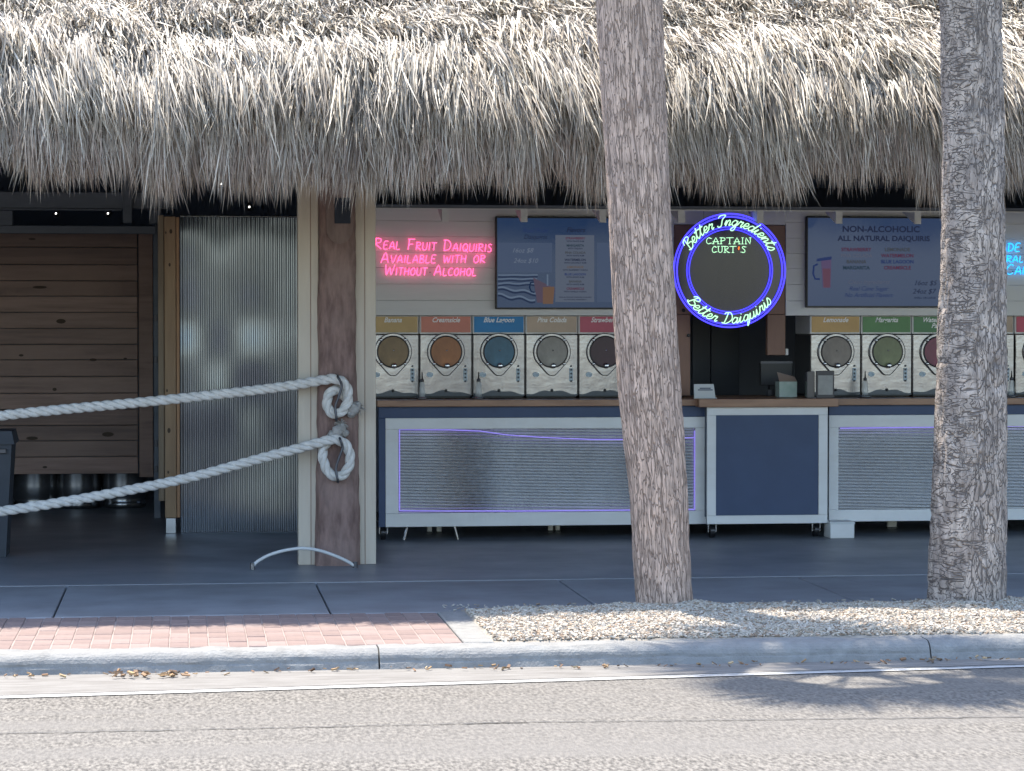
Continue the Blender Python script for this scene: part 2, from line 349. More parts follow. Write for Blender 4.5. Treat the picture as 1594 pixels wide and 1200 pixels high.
# ------------------------------------------------------------------ enclosing shell of the building (dark inside)
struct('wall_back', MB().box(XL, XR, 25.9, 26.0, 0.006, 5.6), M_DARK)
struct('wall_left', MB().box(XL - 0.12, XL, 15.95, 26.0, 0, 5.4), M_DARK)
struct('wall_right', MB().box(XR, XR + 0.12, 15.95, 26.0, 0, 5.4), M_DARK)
# ------------------------------------------------------------------ thatched roof
PROF = np.array([(15.0, 2.63), (15.12, 2.90), (15.36, 3.14), (15.9, 3.47), (16.9, 4.07), (18.5, 5.0), (21.5, 6.7)])
SEG = np.r_[0, np.cumsum(np.linalg.norm(np.diff(PROF, axis=0), axis=1))]
def roof_at(s): return np.interp(s, SEG, PROF[:, 0]), np.interp(s, SEG, PROF[:, 1])
roof = thing('thatched_roof', 'shaggy grey palm thatch roof hanging over the bar front', 'roof', (2.5, 15.2, 2.4))
V = np.zeros((2, len(PROF) + 1, 3)); V[0, :, 0] = XL - 0.4; V[1, :, 0] = XR + 0.4
PP = np.vstack([PROF, [(28.0, 3.6)]]); PP[:, 0] += 0.10; PP[:, 1] -= 0.07; V[:, :, 1] = PP[:, 0]; V[:, :, 2] = PP[:, 1]
ob('roof_deck', MB().grid(V), M_THBASE, roof)
def leaflets(root, dirv, nrm, L, W, droop, nseg, tint, tipt, curl=None):
    """arrays: root (n,3), dirv (n,3) unit, nrm (n,3), L,W,droop (n)"""
    n = len(root); sd = np.cross(dirv, nrm); sd /= np.linalg.norm(sd, axis=1)[:, None]
    V = np.zeros((n, nseg + 1, 2, 3)); T = np.zeros((n, nseg + 1, 2, 3))
    p = root.copy(); d = dirv.copy(); step = L / nseg
    for k in range(nseg + 1):
        t = k / nseg; ww = W * (0.75 + 0.5 * t if t < 0.4 else 0.95 * (1 - ((t - 0.4) / 0.6) ** 1.6) + 0.05)
        V[:, k, 0] = p - sd * (ww / 2)[:, None]; V[:, k, 1] = p + sd * (ww / 2)[:, None]
        T[:, k, :] = (tint * (1 - t * t) + tipt * t * t)[:, None, :]
        d = d + np.stack([np.zeros(n), np.zeros(n), -droop / nseg], 1)
        if curl is not None: d = d + curl / nseg
        d /= np.linalg.norm(d, axis=1)[:, None]; p = p + d * step[:, None]
    f = np.array([(2 * k, 2 * k + 1, 2 * k + 3, 2 * k + 2) for k in range(nseg)])
    F = (np.arange(n)[:, None, None] * (2 * (nseg + 1)) + f[None]).reshape(-1, 4)
    return V.reshape(-1, 3), F, T.reshape(-1, 3)
def thatch_course(x0, x1, s0, s1, per_m2, leaves, Lr, Wr, spread, lift, lean, messy, cols, tipmul, seed):
    r = np.random.default_rng(seed); area = (x1 - x0) * (s1 - s0); nf = int(area * per_m2)
    fx = r.uniform(x0, x1, nf); fs = r.uniform(s0, s1, nf)
    fl = lean + r.normal(0, 0.22 * messy + 0.06, nf) + 0.5 * (vnoise(fx * 1.3, fs * 2.0, seed) - 0.5)
    ftint = np.array(cols)[r.integers(0, len(cols), nf)] * r.uniform(0.72, 1.15, nf)[:, None]
    flift = r.uniform(0.0, 0.08 + 0.08 * (lift > .05), nf) * (0.4 + 1.2 * vnoise(fx * 3.1, fs * 4, seed + 5))
    n = nf * leaves; i = np.repeat(np.arange(nf), leaves)
    x = fx[i] + r.normal(0, 0.035, n); s = fs[i] + r.normal(0, 0.02, n)
    y, z = roof_at(s); y2, z2 = roof_at(s + 0.05)
    tg = np.stack([np.zeros(n), y - y2, z - z2], 1); tg /= np.linalg.norm(tg, axis=1)[:, None]     # down-slope
    nr = np.stack([np.zeros(n), tg[:, 2], -tg[:, 1]], 1); nr *= np.sign(nr[:, 2])[:, None]
    ang = fl[i] + r.normal(0, spread, n)
    lf = lift + r.normal(0, 0.10 + 0.22 * messy, n)
    d = tg * np.cos(ang)[:, None] + np.array([1.0, 0, 0]) * np.sin(ang)[:, None]
    d = d * np.cos(lf)[:, None] + nr * np.sin(lf)[:, None]
    root = np.stack([x, y, z], 1) + nr * (flift[i] + r.uniform(-0.02, 0.05, n))[:, None]
    L = r.uniform(*Lr, n) * (1 + 0.75 * (vnoise(x * 1.9 + 9, x * 0 + seed * .1, 77) - 0.5) + 0.55 * (vnoise(x * 7, x * 0, 78) - 0.5)); W = r.uniform(*Wr, n); roll = r.normal(0, 0.6, n)
    sd = np.cross(d, nr); nn = nr * np.cos(roll)[:, None] + sd * np.sin(roll)[:, None]
    curl = np.stack([r.normal(0, 0.35 * messy + 0.06, n), r.normal(0, 0.25 * messy, n), r.normal(0, 0.5 * messy, n)], 1)
    t = ftint[i] * r.uniform(0.75, 1.2, n)[:, None]
    return leaflets(root, d, nn, L, W, r.uniform(0.25, 0.8, n), 4, t, t * np.array(tipmul), curl)
GREY = [(.64, .60, .54), (.78, .74, .67), (.46, .42, .37), (.58, .53, .46), (.34, .30, .26), (.72, .66, .57), (.28, .255, .23), (.5, .46, .42)]  # the darkest tones put shade between the strands into the leaf colour
BRN = [(.40, .32, .265), (.50, .415, .35), (.30, .23, .19), (.43, .345, .295), (.54, .48, .42), (.24, .19, .16)]
MID = [(.52, .475, .42), (.60, .555, .50), (.42, .375, .32), (.66, .62, .56), (.46, .40, .34)]
X0, X1 = -3.0, 7.6
def thatch_obj(name, parts):
    off = 0; Vs, Fs, Ts = [], [], []
    for V, F, T in parts: Vs.append(V); Fs.append(F + off); Ts.append(T); off += len(V)
    o = link(name, raw_mesh(name, np.vstack(Vs), np.vstack(Fs), M_THATCH, np.vstack(Ts)), roof); o['kind'] = 'stuff'; return o
thatch_obj('thatch_fringe', [
    thatch_course(X0, X1, 0.0, 0.16, 1150, 12, (0.15, 0.33), (0.0035, 0.0065), 0.10, -0.10, 0.02, 0.15, BRN, (.95, .9, .85), 21),
    thatch_course(X0, X1, 0.08, 0.34, 620, 12, (0.18, 0.40), (0.004, 0.008), 0.12, 0.0, 0.05, 0.2, MID, (.85, .8, .75), 22)])
thatch_obj('thatch_fall', [
    thatch_course(X0, X1, 0.28, 0.62, 540, 12, (0.20, 0.44), (0.004, 0.0105), 0.10, 0.10, 0.10, 0.16, GREY, (.9, .87, .83), 23),
    thatch_course(X0, X1, 0.55, 0.95, 520, 12, (0.14, 0.34), (0.005, 0.012), 0.14, 0.16, 0.16, 0.30, GREY, (1, .98, .95), 24)])
thatch_obj('thatch_upper', [
    thatch_course(X0, X1, 0.9, 1.6, 620, 11, (0.08, 0.20), (0.005, 0.012), 0.28, 0.22, 0.18, 0.7, GREY, (1.05, 1.03, 1.0), 25),
    thatch_course(X0, X1, 1.55, 2.6, 440, 10, (0.08, 0.19), (0.0055, 0.0125), 0.45, 0.25, 0.1, 1.0, GREY, (1.05, 1.03, 1.0), 26),
    thatch_course(XL, XR, 2.6, 6.2, 20, 10, (0.3, 0.6), (0.03, 0.05), 0.4, 0.2, 0.1, 0.8, GREY, (1, 1, 1), 27)])
# ------------------------------------------------------------------ palms
def bark_mat(name, ca, cb, crack, layers, side):
    m = bpy.data.materials.new(name); m.use_nodes = True; n = m.node_tree.nodes; L = m.node_tree.links; p = n['Principled BSDF']
    p.inputs['Roughness'].default_value = 0.85
    uv = n.new('ShaderNodeUVMap'); uv.uv_map = 'bark'
    def nz(su, sv, det=2.0, off=0.0, dist=0.0):
        mp = n.new('ShaderNodeMapping'); mp.inputs['Scale'].default_value = (su, sv, 1); mp.inputs['Location'].default_value = (off, off * 1.7, off); L.new(uv.outputs[0], mp.inputs[0])
        t = n.new('ShaderNodeTexNoise'); t.inputs['Scale'].default_value = 1; t.inputs['Detail'].default_value = det; t.inputs['Distortion'].default_value = dist; L.new(mp.outputs[0], t.inputs['Vector']); return t.outputs['Fac']
    def mth(op, x, y=None):
        q = n.new('ShaderNodeMath'); q.operation = op
        for i, v in enumerate((x, y)):
            if v is None: continue
            if isinstance(v, (int, float)): q.inputs[i].default_value = v
            else: L.new(v, q.inputs[i])
        return q.outputs[0]
    def rng(x, a, b, c=0.0, d=1.0):
        r = n.new('ShaderNodeMapRange'); r.interpolation_type = 'SMOOTHSTEP'
        for i, v in enumerate((a, b, c, d)): r.inputs[i + 1].default_value = v
        L.new(x, r.inputs[0]); return r.outputs[0]
    def mixc(f, a, b, mode='MIX'):
        q = n.new('ShaderNodeMix'); q.data_type = 'RGBA'; q.blend_type = mode
        for i, v in ((0, f), (6, a), (7, b)):
            if isinstance(v, tuple): q.inputs[i].default_value = (*v, 1)
            elif isinstance(v, (int, float)): q.inputs[i].default_value = v
            else: L.new(v, q.inputs[i])
        return q.outputs[2]
    def cracks(layers, off):
        h = None
        for i, (su, sv, wd, dist) in enumerate(layers):
            c = rng(mth('ABSOLUTE', mth('SUBTRACT', nz(su, sv, 1.3, off + i * 7.3, dist), 0.5)), 0.0, wd)
            h = c if h is None else mth('MULTIPLY', h, c)
        return h
    h = cracks(layers, 0.0)
    if side:
        sp = n.new('ShaderNodeSeparateXYZ'); L.new(uv.outputs[0], sp.inputs[0])
        f = rng(mth('ADD', mth('MULTIPLY', sp.outputs[0], -2.6), nz(7, 4, 3, 3.0)), 0.52, 0.66)
        h2 = cracks(side, 20.0); q = n.new('ShaderNodeMix'); L.new(f, q.inputs[0]); L.new(h, q.inputs[2]); L.new(h2, q.inputs[3]); h = q.outputs[0]
    base = mixc(rng(nz(9, 5, 6, 2.0), 0.38, 0.62), ca, cb)
    base = mixc(1.0, base, rng(nz(40, 9, 3, 5.0), 0.3, 0.7, 0.72, 1.2), 'MULTIPLY')
    col = mixc(h, crack, base); L.new(col, p.inputs['Base Color'])
    fine = nz(160, 120, 3, 1.0); hh = mth('ADD', h, mth('MULTIPLY', fine, 0.35))
    bp = n.new('ShaderNodeBump'); bp.inputs['Strength'].default_value = 1.0; bp.inputs['Distance'].default_value = 0.009; L.new(hh, bp.inputs['Height']); L.new(bp.outputs[0], p.inputs['Normal'])
    return m
M_BARK1 = bark_mat('palm_bark', (0.60, 0.445, 0.355), (0.49, 0.365, 0.295), (0.29, 0.208, 0.165), [(22, 2.2, 0.022, 0.15), (40, 5, 0.024, 0.22), (75, 9, 0.022, 0.2)], None)
M_BARK2 = bark_mat('palm_bark_grey', (0.50, 0.42, 0.36), (0.33, 0.275, 0.24), (0.155, 0.128, 0.112), [(20, 4.0, 0.030, 0.35), (34, 11, 0.028, 0.6), (70, 14, 0.022, 0.3)], [(8, 28, 0.04, 1.0), (24, 20, 0.025, 1.0)])
M_FROND = mat('palm_frond', (0.07, 0.10, 0.035), 0.5, c2=(0.09, 0.115, 0.045), nscale=3)
M_PETI = mat('petiole', (0.16, 0.17, 0.07), 0.6)
def ridge(u, v, seed):
    a = np.abs(vnoise(u * 1.0, v * 1.0, seed) - 0.5) * 2; return a
def palm(base, path, radii, H, matb, label, seed, fu, fv, amp, marks):
    t = thing('palm_tree', label, 'palm tree', (base.x, base.y, base.z), group='palm trunks in front of the bar')
    nu, nv = 150, 520; zz = np.linspace(-0.15, H, nv); a = np.linspace(0, 2 * math.pi, nu, endpoint=False)
    pz = np.array([p[2] for p in path]); cx = np.interp(zz, pz, [p[0] for p in path]); cy = np.interp(zz, pz, [p[1] for p in path])
    rr = np.interp(zz, [r[0] for r in radii], [r[1] for r in radii])
    A, Z = np.meshgrid(a, zz)
    ca, sa = np.cos(A), np.sin(A)
    U = A / (2 * math.pi) * fu
    Uw = U + (vnoise(U * 0.5 + 3, Z * 6, seed) - 0.5) * 1.1
    Uw = np.mod(Uw, 64)
    d = ridge(Uw, Z * fv, seed + 1); d = np.clip(d * 2.2, 0, 1)
    d = d + 0.5 * vnoise(U * 2, Z * 30, seed + 2) + 1.3 * (vnoise(U / fu * 8, Z * 3.2, seed + 3) - 0.5)
    R = rr[:, None] + amp * (d - 0.9)
    for (ma, mz, mr, md) in marks:
        R -= md * np.exp(-(((A - ma) * 0.17 / mr) ** 2 + ((Z - mz) / (mr * 1.7)) ** 2) ** 2)
    V = np.stack([cx[:, None] + R * ca, cy[:, None] + R * sa, Z + base.z], -1)
    idx = np.arange(nu * nv).reshape(nv, nu); i2 = np.roll(idx, -1, 1)
    F = np.stack([idx[:-1], i2[:-1], i2[1:], idx[1:]], -1).reshape(-1, 4)
    me = raw_mesh('trunk', V.reshape(-1, 3), F, matb, smooth=True)
    uvl = me.uv_layers.new(name='bark'); li = np.empty(len(me.loops), np.int32); me.loops.foreach_get('vertex_index', li)
    # u in metres measured from the street side (angle -90 deg), seam at the back
    an = np.mod(A.ravel()[li] + math.pi / 2 + math.pi, 2 * math.pi) - math.pi
    fi = np.repeat(np.arange(len(F)), 4); anf = an.reshape(-1, 4); bad = (anf.max(1) - anf.min(1)) > 3; anf[bad] = np.where(anf[bad] < 0, anf[bad] + 2 * math.pi, anf[bad])
    uvd = np.stack([anf.ravel() * 0.175, (Z.ravel())[li]], 1).astype(np.float32); uvl.data.foreach_set('uv', uvd.ravel())
    link('trunk', me, t)
    # crown of fan fronds
    top = Vector((cx[-1], cy[-1], base.z + H)); rn = random.Random(seed); meshes = []
    for q in range(3):
        r = np.random.default_rng(seed * 10 + q); m = MB(); pl = 0.62
        pts = [(0, 0, 0), (0, 0.25, 0.05), (0, 0.5, 0.06), (0, pl, 0.04), (0, pl + 0.3, -0.06), (0, pl + 0.5, -0.18)]
        m.tube(pts, [0.022, 0.017, 0.014, 0.012, 0.008, 0.004], 5)
        nl = 44; an_ = np.linspace(-2.0, 2.0, nl); root = np.stack([0 * an_, pl + 0.30 * np.cos(an_ / 2.0 * 1.4) * 0.6, 0.0 * an_ + 0.0], 1)
        dd = np.stack([np.sin(an_), np.cos(an_) * 0.9 + 0.15, 0.10 * np.abs(np.sin(an_))], 1); dd /= np.linalg.norm(dd, axis=1)[:, None]
        Lf = 0.50 + 0.22 * np.cos(an_ * 0.8) + r.normal(0, 0.03, nl)
        V, F, T = leaflets(root, dd, np.tile([0, 0, 1.0], (nl, 1)) + r.normal(0, .2, (nl, 3)), Lf, np.full(nl, 0.034), r.uniform(0.2, 0.8, nl), 4, np.ones((nl, 3)), np.ones((nl, 3)))
        m.add(V.tolist(), F.tolist()); meshes.append(m.mesh('frond', M_FROND))
    for k in range(17):
        o = link('frond', meshes[k % 3], t, world=False); az = k * 2.39996 + rn.uniform(-.2, .2); el = math.radians(78 - 76 * (k + 0.5) / 17 + rn.uniform(-8, 8))
        o.location = top - Vector(t.location) + Vector((0, 0, 0.10 - 0.2 * k / 17)); o.rotation_euler = (el, rn.uniform(-.4, .4), az); sc = rn.uniform(0.75, 1.0); o.scale = (sc, sc, sc)
    return t
def trunk_path(pts, Y0):
    P = []
    for (px, py) in pts: q = AY(px, py, Y0); P.append((q.x, q.y, q.z))
    return P
b1 = trunk_path([(1035, 955), (1032, 900), (1023, 740), (1012, 620), (1003, 470), (994, 300), (985, 120), (979, 0)], PALM1.y)
b1.append((b1[-1][0] - 0.26, PALM1.y, 5.05))
r1 = [(-.2, .160), (0.0, .160), (0.35, .160), (1.2, .176), (2.2, .176), (3.4, .184), (5.1, .17)]
palm(PALM1, [(p[0], p[1], p[2] - PALM1.z) for p in b1], r1, 4.75, M_BARK1, 'pinkish brown palm trunk leaning left, vertical fissured bark, nearer the round sign', 5, 30, 4.0, 0.0055,
     [(-math.pi / 2 + 0.62, 1.42, 0.05, 0.022), (-math.pi / 2 + 0.15, 1.15, 0.03, 0.012), (-math.pi / 2 + 0.75, 2.1, 0.03, 0.01)])
b2 = trunk_path([(1505, 950), (1506, 900), (1509, 760), (1512, 600), (1515, 430), (1515, 200), (1511, 0)], PALM2.y)
b2.append((b2[-1][0] - 0.03, PALM2.y, 4.9))
r2 = [(-.2, .222), (0.0, .222), (0.4, .214), (0.9, .203), (1.4, .194), (2.0, .180), (2.6, .172), (3.5, .172), (4.9, .165)]
palm(PALM2, [(p[0], p[1], p[2] - PALM2.z) for p in b2], r2, 4.8, M_BARK2, 'thick grey palm trunk with rough cross hatched bark at the right', 9, 24, 7.0, 0.008,
     [(-math.pi / 2 + 0.5, 1.78, 0.055, 0.02), (-math.pi / 2 + 0.45, 3.35, 0.05, 0.02), (-math.pi / 2 + 0.3, 2.6, 0.03, 0.015), (-math.pi / 2 - 0.2, 1.72, 0.06, 0.02)])
# ------------------------------------------------------------------ timber post with boards and rope hooks
YP = 17.0
pb = AZ(525, 882, 0.006)
post = thing('timber_post', 'dark reddish log post between two cream boards, rope hooks on its front', 'post', (pb.x, YP, 0.006))
zt = 2.75
for (pa, pc, yy) in ((464, 496, YP + 0.03), (553, 585, YP + 0.03)):
    xa, xb = XP(pa, yy), XP(pc, yy)
    box('board', (xa, xb, yy, yy + 0.14, 0.007, zt), M_CREAM, post)
    xm = xb - 0.055 if pa == 464 else xb - 0.075
    box('board_edge', (xm, xm + 0.004, yy - 0.003, yy + 0.001, 0.01, zt), M_TRIM, post, 0)
nv, nu = 160, 40; zz = np.linspace(0.0, zt, nv); aa = np.linspace(0, 2 * math.pi, nu, endpoint=False); A, Z = np.meshgrid(aa, zz)
hw = np.interp(zz, [0, 0.6, 1.6, 2.75], [0.150, 0.138, 0.125, 0.118])[:, None]
cxp = XP(525, YP); sx_ = np.sign(np.cos(A)) * np.abs(np.cos(A)) ** 0.55; sy_ = np.sign(np.sin(A)) * np.abs(np.sin(A)) ** 0.55
nz_ = (vnoise(A * 2.2, Z * 5, 31) - 0.5) * 0.016 + (vnoise(A * 5, Z * 16, 32) - 0.5) * 0.009
Vp = np.stack([cxp + sx_ * (hw + nz_) * (1.0), YP + sy_ * (hw * 0.8 + nz_) + 0.06, Z + 0.006], -1)
idx = np.arange(nu * nv).reshape(nv, nu); i2 = np.roll(idx, -1, 1); F = np.stack([idx[:-1], i2[:-1], i2[1:], idx[1:]], -1).reshape(-1, 4)
link('log', raw_mesh('log', Vp.reshape(-1, 3), F, M_LOG, smooth=True), post)
yl = YP - 0.047
c0 = AY(529, 345, yl - 0.012)
poly = [(c0.x + 0.088 * math.cos(t), c0.z - 0.04 + 0.105 * math.sin(t)) for t in np.linspace(math.pi, 2 * math.pi, 16)] + [(c0.x + 0.088, c0.z + 0.35), (c0.x - 0.088, c0.z + 0.35)]
ob('saddle_block', MB().prism(poly, yl - 0.012, yl + 0.03), mat('saddle_wood', (0.22, 0.155, 0.135), 0.7, c2=(0.16, 0.11, 0.095), nscale=8, stretch=(3, 3, .8), bump=0.4, bscale=20), post)
box('notch', (XP(521, yl - .02), XP(546, yl - .02), yl - 0.020, yl - 0.010, ZP(530, 348, yl), ZP(530, 308, yl)), mat('notch_dark', (.02, .026, .04), .8), post, 0.002)
def catmull(P, n=8, closed=False):
    P = [Vector(p) for p in P]; out = []; m = len(P)
    g = (lambda i: P[i % m]) if closed else (lambda i: P[max(0, min(m - 1, i))])
    for i in range(m if closed else m - 1):
        a, b, c, d = g(i - 1), g(i), g(i + 1), g(i + 2)
        for k in range(n):
            t = k / n; out.append(0.5 * ((2 * b) + (c - a) * t + (2 * a - 5 * b + 4 * c - d) * t * t + (3 * b - a - 3 * c + d) * t ** 3))
    if not closed: out.append(P[-1])
    return out
yr = YP - 0.115
for pts in ([(526, 587), (532, 600), (527, 618), (522, 634), (524, 653)], [(529, 683), (533, 697), (528, 712), (523, 730), (526, 749)]):
    k = len(pts); P = [AY(px, py, yr - 0.045) for px, py in pts]; P = [P[0] + Vector((0, 0.11, 0.01))] + P + [P[-1] + Vector((0, 0.11, -0.005))]
    ob('hook', MB().tube(catmull(P, 6), 0.0085, 8), M_STEELD, post, True)
# ------------------------------------------------------------------ ropes
def resample(P, step):
    P = np.array([tuple(p) for p in P]); L = np.r_[0, np.cumsum(np.linalg.norm(np.diff(P, axis=0), axis=1))]; n = int(L[-1] / step)
    s = np.linspace(0, L[-1], n); return np.stack([np.interp(s, L, P[:, k]) for k in range(3)], 1), s
def rope(pts, label, rad, pitch, endc, ends):
    P = catmull([AY(px, py, y) for px, py, y in pts], 14); Q, s = resample(P, 0.012)
    t = thing('mooring_rope', label, 'rope', tuple(Q[-1]), group='ropes strung across the bar entrance')
    T = np.gradient(Q, axis=0); T /= np.linalg.norm(T, axis=1)[:, None]
    u = np.cross(T[0], (0, 1, 0)); u /= np.linalg.norm(u); Us = []
    for i in range(len(Q)):
        u = u - T[i] * np.dot(u, T[i]); u /= np.linalg.norm(u); Us.append(u.copy())
    Us = np.array(Us); Vs = np.cross(T, Us)
    for k in range(3):
        ph = 2 * math.pi * (k / 3) + 2 * math.pi * s / pitch
        C = Q + rad * 0.47 * (np.cos(ph)[:, None] * Us + np.sin(ph)[:, None] * Vs)
        ob('strand', MB().tube(C, rad * 0.55, 9), M_ROPE, t, True)
    m = MB(); r = np.random.default_rng(int(rad * 1e4) + len(pts))
    for (px, py, y, rr) in ends:
        c = AY(px, py, y); n1, n2 = 14, 18; A, B = np.meshgrid(np.linspace(0, math.pi, n1), np.linspace(0, 2 * math.pi, n2))
        R = rr * (1 + 0.35 * (vnoise(A * 2 + px, B * 2, 7) - 0.5) + 0.2 * (vnoise(A * 6, B * 5 + py, 8) - 0.5))
        m.grid(np.stack([c.x + R * np.sin(A) * np.cos(B), c.y + R * np.sin(A) * np.sin(B), c.z + R * np.cos(A)], -1))
    ob('whipped_end', m, M_ROPEEND, t, True)
    m = MB(); c = AY(endc[0], endc[1], endc[2])
    for k in range(26):
        dv = Vector((r.normal(), r.normal() * 0.5, r.normal())).normalized(); m.tube([c, c + dv * 0.03, c + dv * 0.05 + Vector((0, 0, -0.012))], [0.004, 0.003, 0.001], 4)
    ob('frayed_fibre', m, M_ROPEEND, t)
rope([(-230, 668, yr - .3), (-100, 659, yr - .2), (0, 647, yr - .12), (100, 637, yr - .06), (200, 628, yr), (300, 618, yr), (400, 607, yr), (460, 599, yr), (500, 592, yr), (522, 590, yr - .01), (537, 598, yr - .01), (542, 614, yr), (539, 631, yr + .005), (528, 643, yr + .01), (515, 642, yr + .015), (509, 629, yr + .02), (512, 614, yr + .025), (524, 606, yr + .04), (536, 616, yr + .055), (546, 632, yr + .05)],
     'upper white twisted rope ending in a tight loop on the post', 0.034, 0.21, (558, 634, yr + .03), [(551, 636, yr + .02, 0.042), (547, 643, yr + .02, 0.03), (556, 631, yr + .03, 0.026)])
rope([(-230, 815, yr - .3), (-100, 808, yr - .2), (0, 796, yr - .12), (100, 781, yr - .06), (200, 763, yr), (300, 742, yr), (400, 715, yr), (460, 699, yr), (500, 688, yr), (522, 684, yr - .01), (538, 692, yr - .01), (545, 710, yr), (542, 728, yr + .005), (530, 741, yr + .01), (514, 738, yr + .015), (505, 722, yr + .02), (502, 704, yr + .03), (508, 690, yr + .05), (519, 678, yr + .05), (528, 668, yr + .05)],
     'lower white twisted rope with a wider open loop on the post', 0.034, 0.21, (531, 660, yr + .03), [(526, 671, yr + .03, 0.04), (532, 666, yr + .03, 0.034), (517, 678, yr + .03, 0.032), (537, 674, yr + .04, 0.026)])
# arched white hose at the post foot
P = [AZ(393, 882, 0.012)]; P1 = AZ(553, 880, 0.012); yh = P[0].y
hz = [(393, 882), (400, 873), (420, 862), (445, 855), (470, 852), (495, 855), (520, 863), (540, 872), (553, 880)]
pts = [AY(px, py, YP - .28 + (px - 393) / 160 * 0.08) for px, py in hz]; dz = min(p.z for p in pts); pts = [p - Vector((0, 0, max(0, dz - 0.016))) for p in pts]
t = thing('arched_hose', 'thin white hose arching over the floor at the post foot', 'hose', (pts[0].x, YP - .28, 0.006))
ob('tube', MB().tube(catmull(pts, 6), 0.011, 8), M_HOSE, t, True)
for p, q in ((pts[0], -1), (pts[-1], 1)): ob('ferrule', MB().tube([p + Vector((0, 0, -0.012)), p + Vector((0, 0, 0.03))], 0.016, 10), M_STEEL if q < 0 else M_STEELD, t)
# ------------------------------------------------------------------ left bay
YD = 19.72
fp = thing('door_frame_post', 'light pine frame post with metal foot beside the corrugated panel', 'post', (XP(263, YD), YD, 0.006))
zb, ztp = ZP(263, 806, YD), ZP(263, 337, YD)
o = box('stud', (XP(256, YD), XP(274, YD), YD, YD + 0.09, zb, ztp), M_PINE, fp)
for (px, py, r) in ((266, 360, .018), (264, 412, .014), (260, 608, .012), (263, 670, .02), (258, 362, .010), (262, 735, .012)):
    c = AY(px, py, YD - 0.002); ob('knot', MB().prism([(c.x + r * .6 * math.cos(a), c.z + r * math.sin(a)) for a in np.linspace(0, 2 * math.pi, 12, endpoint=False)], YD - 0.0025, YD + .001), M_KNOT, fp)
box('side_board', (XP(246, YD), XP(255.4, YD), YD + 0.012, YD + 0.10, ZP(250, 780, YD), ztp + 0.01), mat('pine_grey', (0.24, 0.18, 0.12), 0.6, c2=(0.17, 0.125, 0.085), nscale=4, stretch=(5, 5, .5)), fp)
box('edge_strip', (XP(274.6, YD), XP(279.5, YD), YD - 0.006, YD + 0.05, zb, ztp - 0.005), mat('pine_warm', (0.42, 0.24, 0.13), 0.55, c2=(0.33, 0.18, 0.095), nscale=4, stretch=(5, 5, .5)), fp)
ft = box('metal_foot', (XP(257, YD), XP(273, YD), YD + 0.008, YD + 0.085, 0.007, zb - 0.002), M_CHROME, fp)
for (px, py) in ((260, 813), (269, 824)): c = AY(px, py, YD); ob('screw', MB().lathe([(0.006, 0), (0.006, 0.004), (0.003, 0.006)], (c.x, YD + 0.007, c.z), 8, 'y'), M_STEELD, ft)
# corrugated translucent sheet
cp = thing('corrugated_panel', 'tall shiny corrugated panel standing left of the log post', 'panel', (XP(370, YD), YD + .06, 0.006))
xa, xb = XP(280.5, YD), XP(470, YD); za, zb2 = ZP(370, 829, YD), ZP(370, 338, YD)
nxx = 340; xs = np.linspace(xa, xb, nxx); zs = np.linspace(za, zb2, 60); X, Z = np.meshgrid(xs, zs)
Yw = YD + 0.05 + 0.006 * np.sin(X * 2 * math.pi / 0.0335) + 0.03 * (vnoise(X * 1.7 + 4, Z * 1.3, 12) - 0.5) + 0.010 * (vnoise(X * 4, Z * 3, 13) - 0.5)
ob('sheet', MB().grid(np.stack([X, Yw, Z], -1)), M_CLEARW, cp, True)
box('bottom_rail', (xa, xb, YD + 0.03, YD + 0.09, 0.007, za - 0.001), M_DARKBEAM, cp)
box('top_edge', (xa, xb, YD + 0.025, YD + 0.075, zb2 + 0.001, zb2 + 0.012), M_STEEL, cp)
# plank shutter and kegs
YW = 22.1
PLK = [M_PLANK] + [mat('brown_plank_%d' % k, tuple(v * f for v in (0.31, 0.195, 0.16)), 0.5, c2=tuple(v * f * .62 for v in (0.31, 0.19, 0.155)), nscale=2.2 + k, stretch=(0.35, 4, 7), bump=0.2, bscale=20, bstretch=(0.4, 5, 7), c3=tuple(v * f * 1.15 for v in (0.32, 0.21, 0.17)), n3=1.3, s3=(.5, 1, 3)) for k, f in enumerate((.82, 1.05, .93, 1.18))]
pw = thing('plank_shutter', 'dark brown horizontal plank shutter behind the ropes', 'shutter', (XP(110, YW), YW, 0.33))
ys_ = [362, 385, 412, 437, 461, 486, 511, 536, 560, 586, 612, 637, 662, 686, 711, 738]
for k in range(len(ys_) - 1):
    z1, z0 = ZP(110, ys_[k], YW) - 0.003, ZP(110, ys_[k + 1], YW) + 0.003; dy = random.uniform(-.006, .006)
    p = box('plank', (-4.8, XP(214, YW), YW + dy, YW + 0.03 + dy, z0, z1), random.choice(PLK), pw, 0.003)
for (px, py, rx, rz) in ((50, 372, .03, .008), (62, 447, .06, .012), (95, 500, .04, .02), (33, 553, .02, .01), (145, 560, .03, .012), (195, 558, .015, .008), (85, 606, .018, .014), (50, 682, .05, .015), (168, 676, .05, .02), (70, 727, .02, .01)):
    c = AY(px, py, YW); ob('knot', MB().prism([(c.x + rx * math.cos(a), c.z + rz * math.sin(a)) for a in np.linspace(0, 2 * math.pi, 12, endpoint=False)], YW - 0.0095, YW - 0.0075), M_KNOT, pw)
box('stile', (XP(216, YW), XP(238, YW), YW - .01, YW + .05, 0.3, ZP(110, 360, YW)), M_PLANK, pw)
ob('back_boarding', MB().box(-4.8, XP(238, YW), YW + .06, YW + .08, 0.33, ZP(110, 362, YW)), M_DARK, pw)
jb = thing('door_jamb', 'dark upright jamb between the plank shutter and pine post', 'jamb', (XP(243, 21.3), 21.3, 0.006)); box('upright', (XP(239, 21.3), XP(249, 21.3), 21.3, 21.45, 0.007, 2.75), M_DARKBEAM, jb)
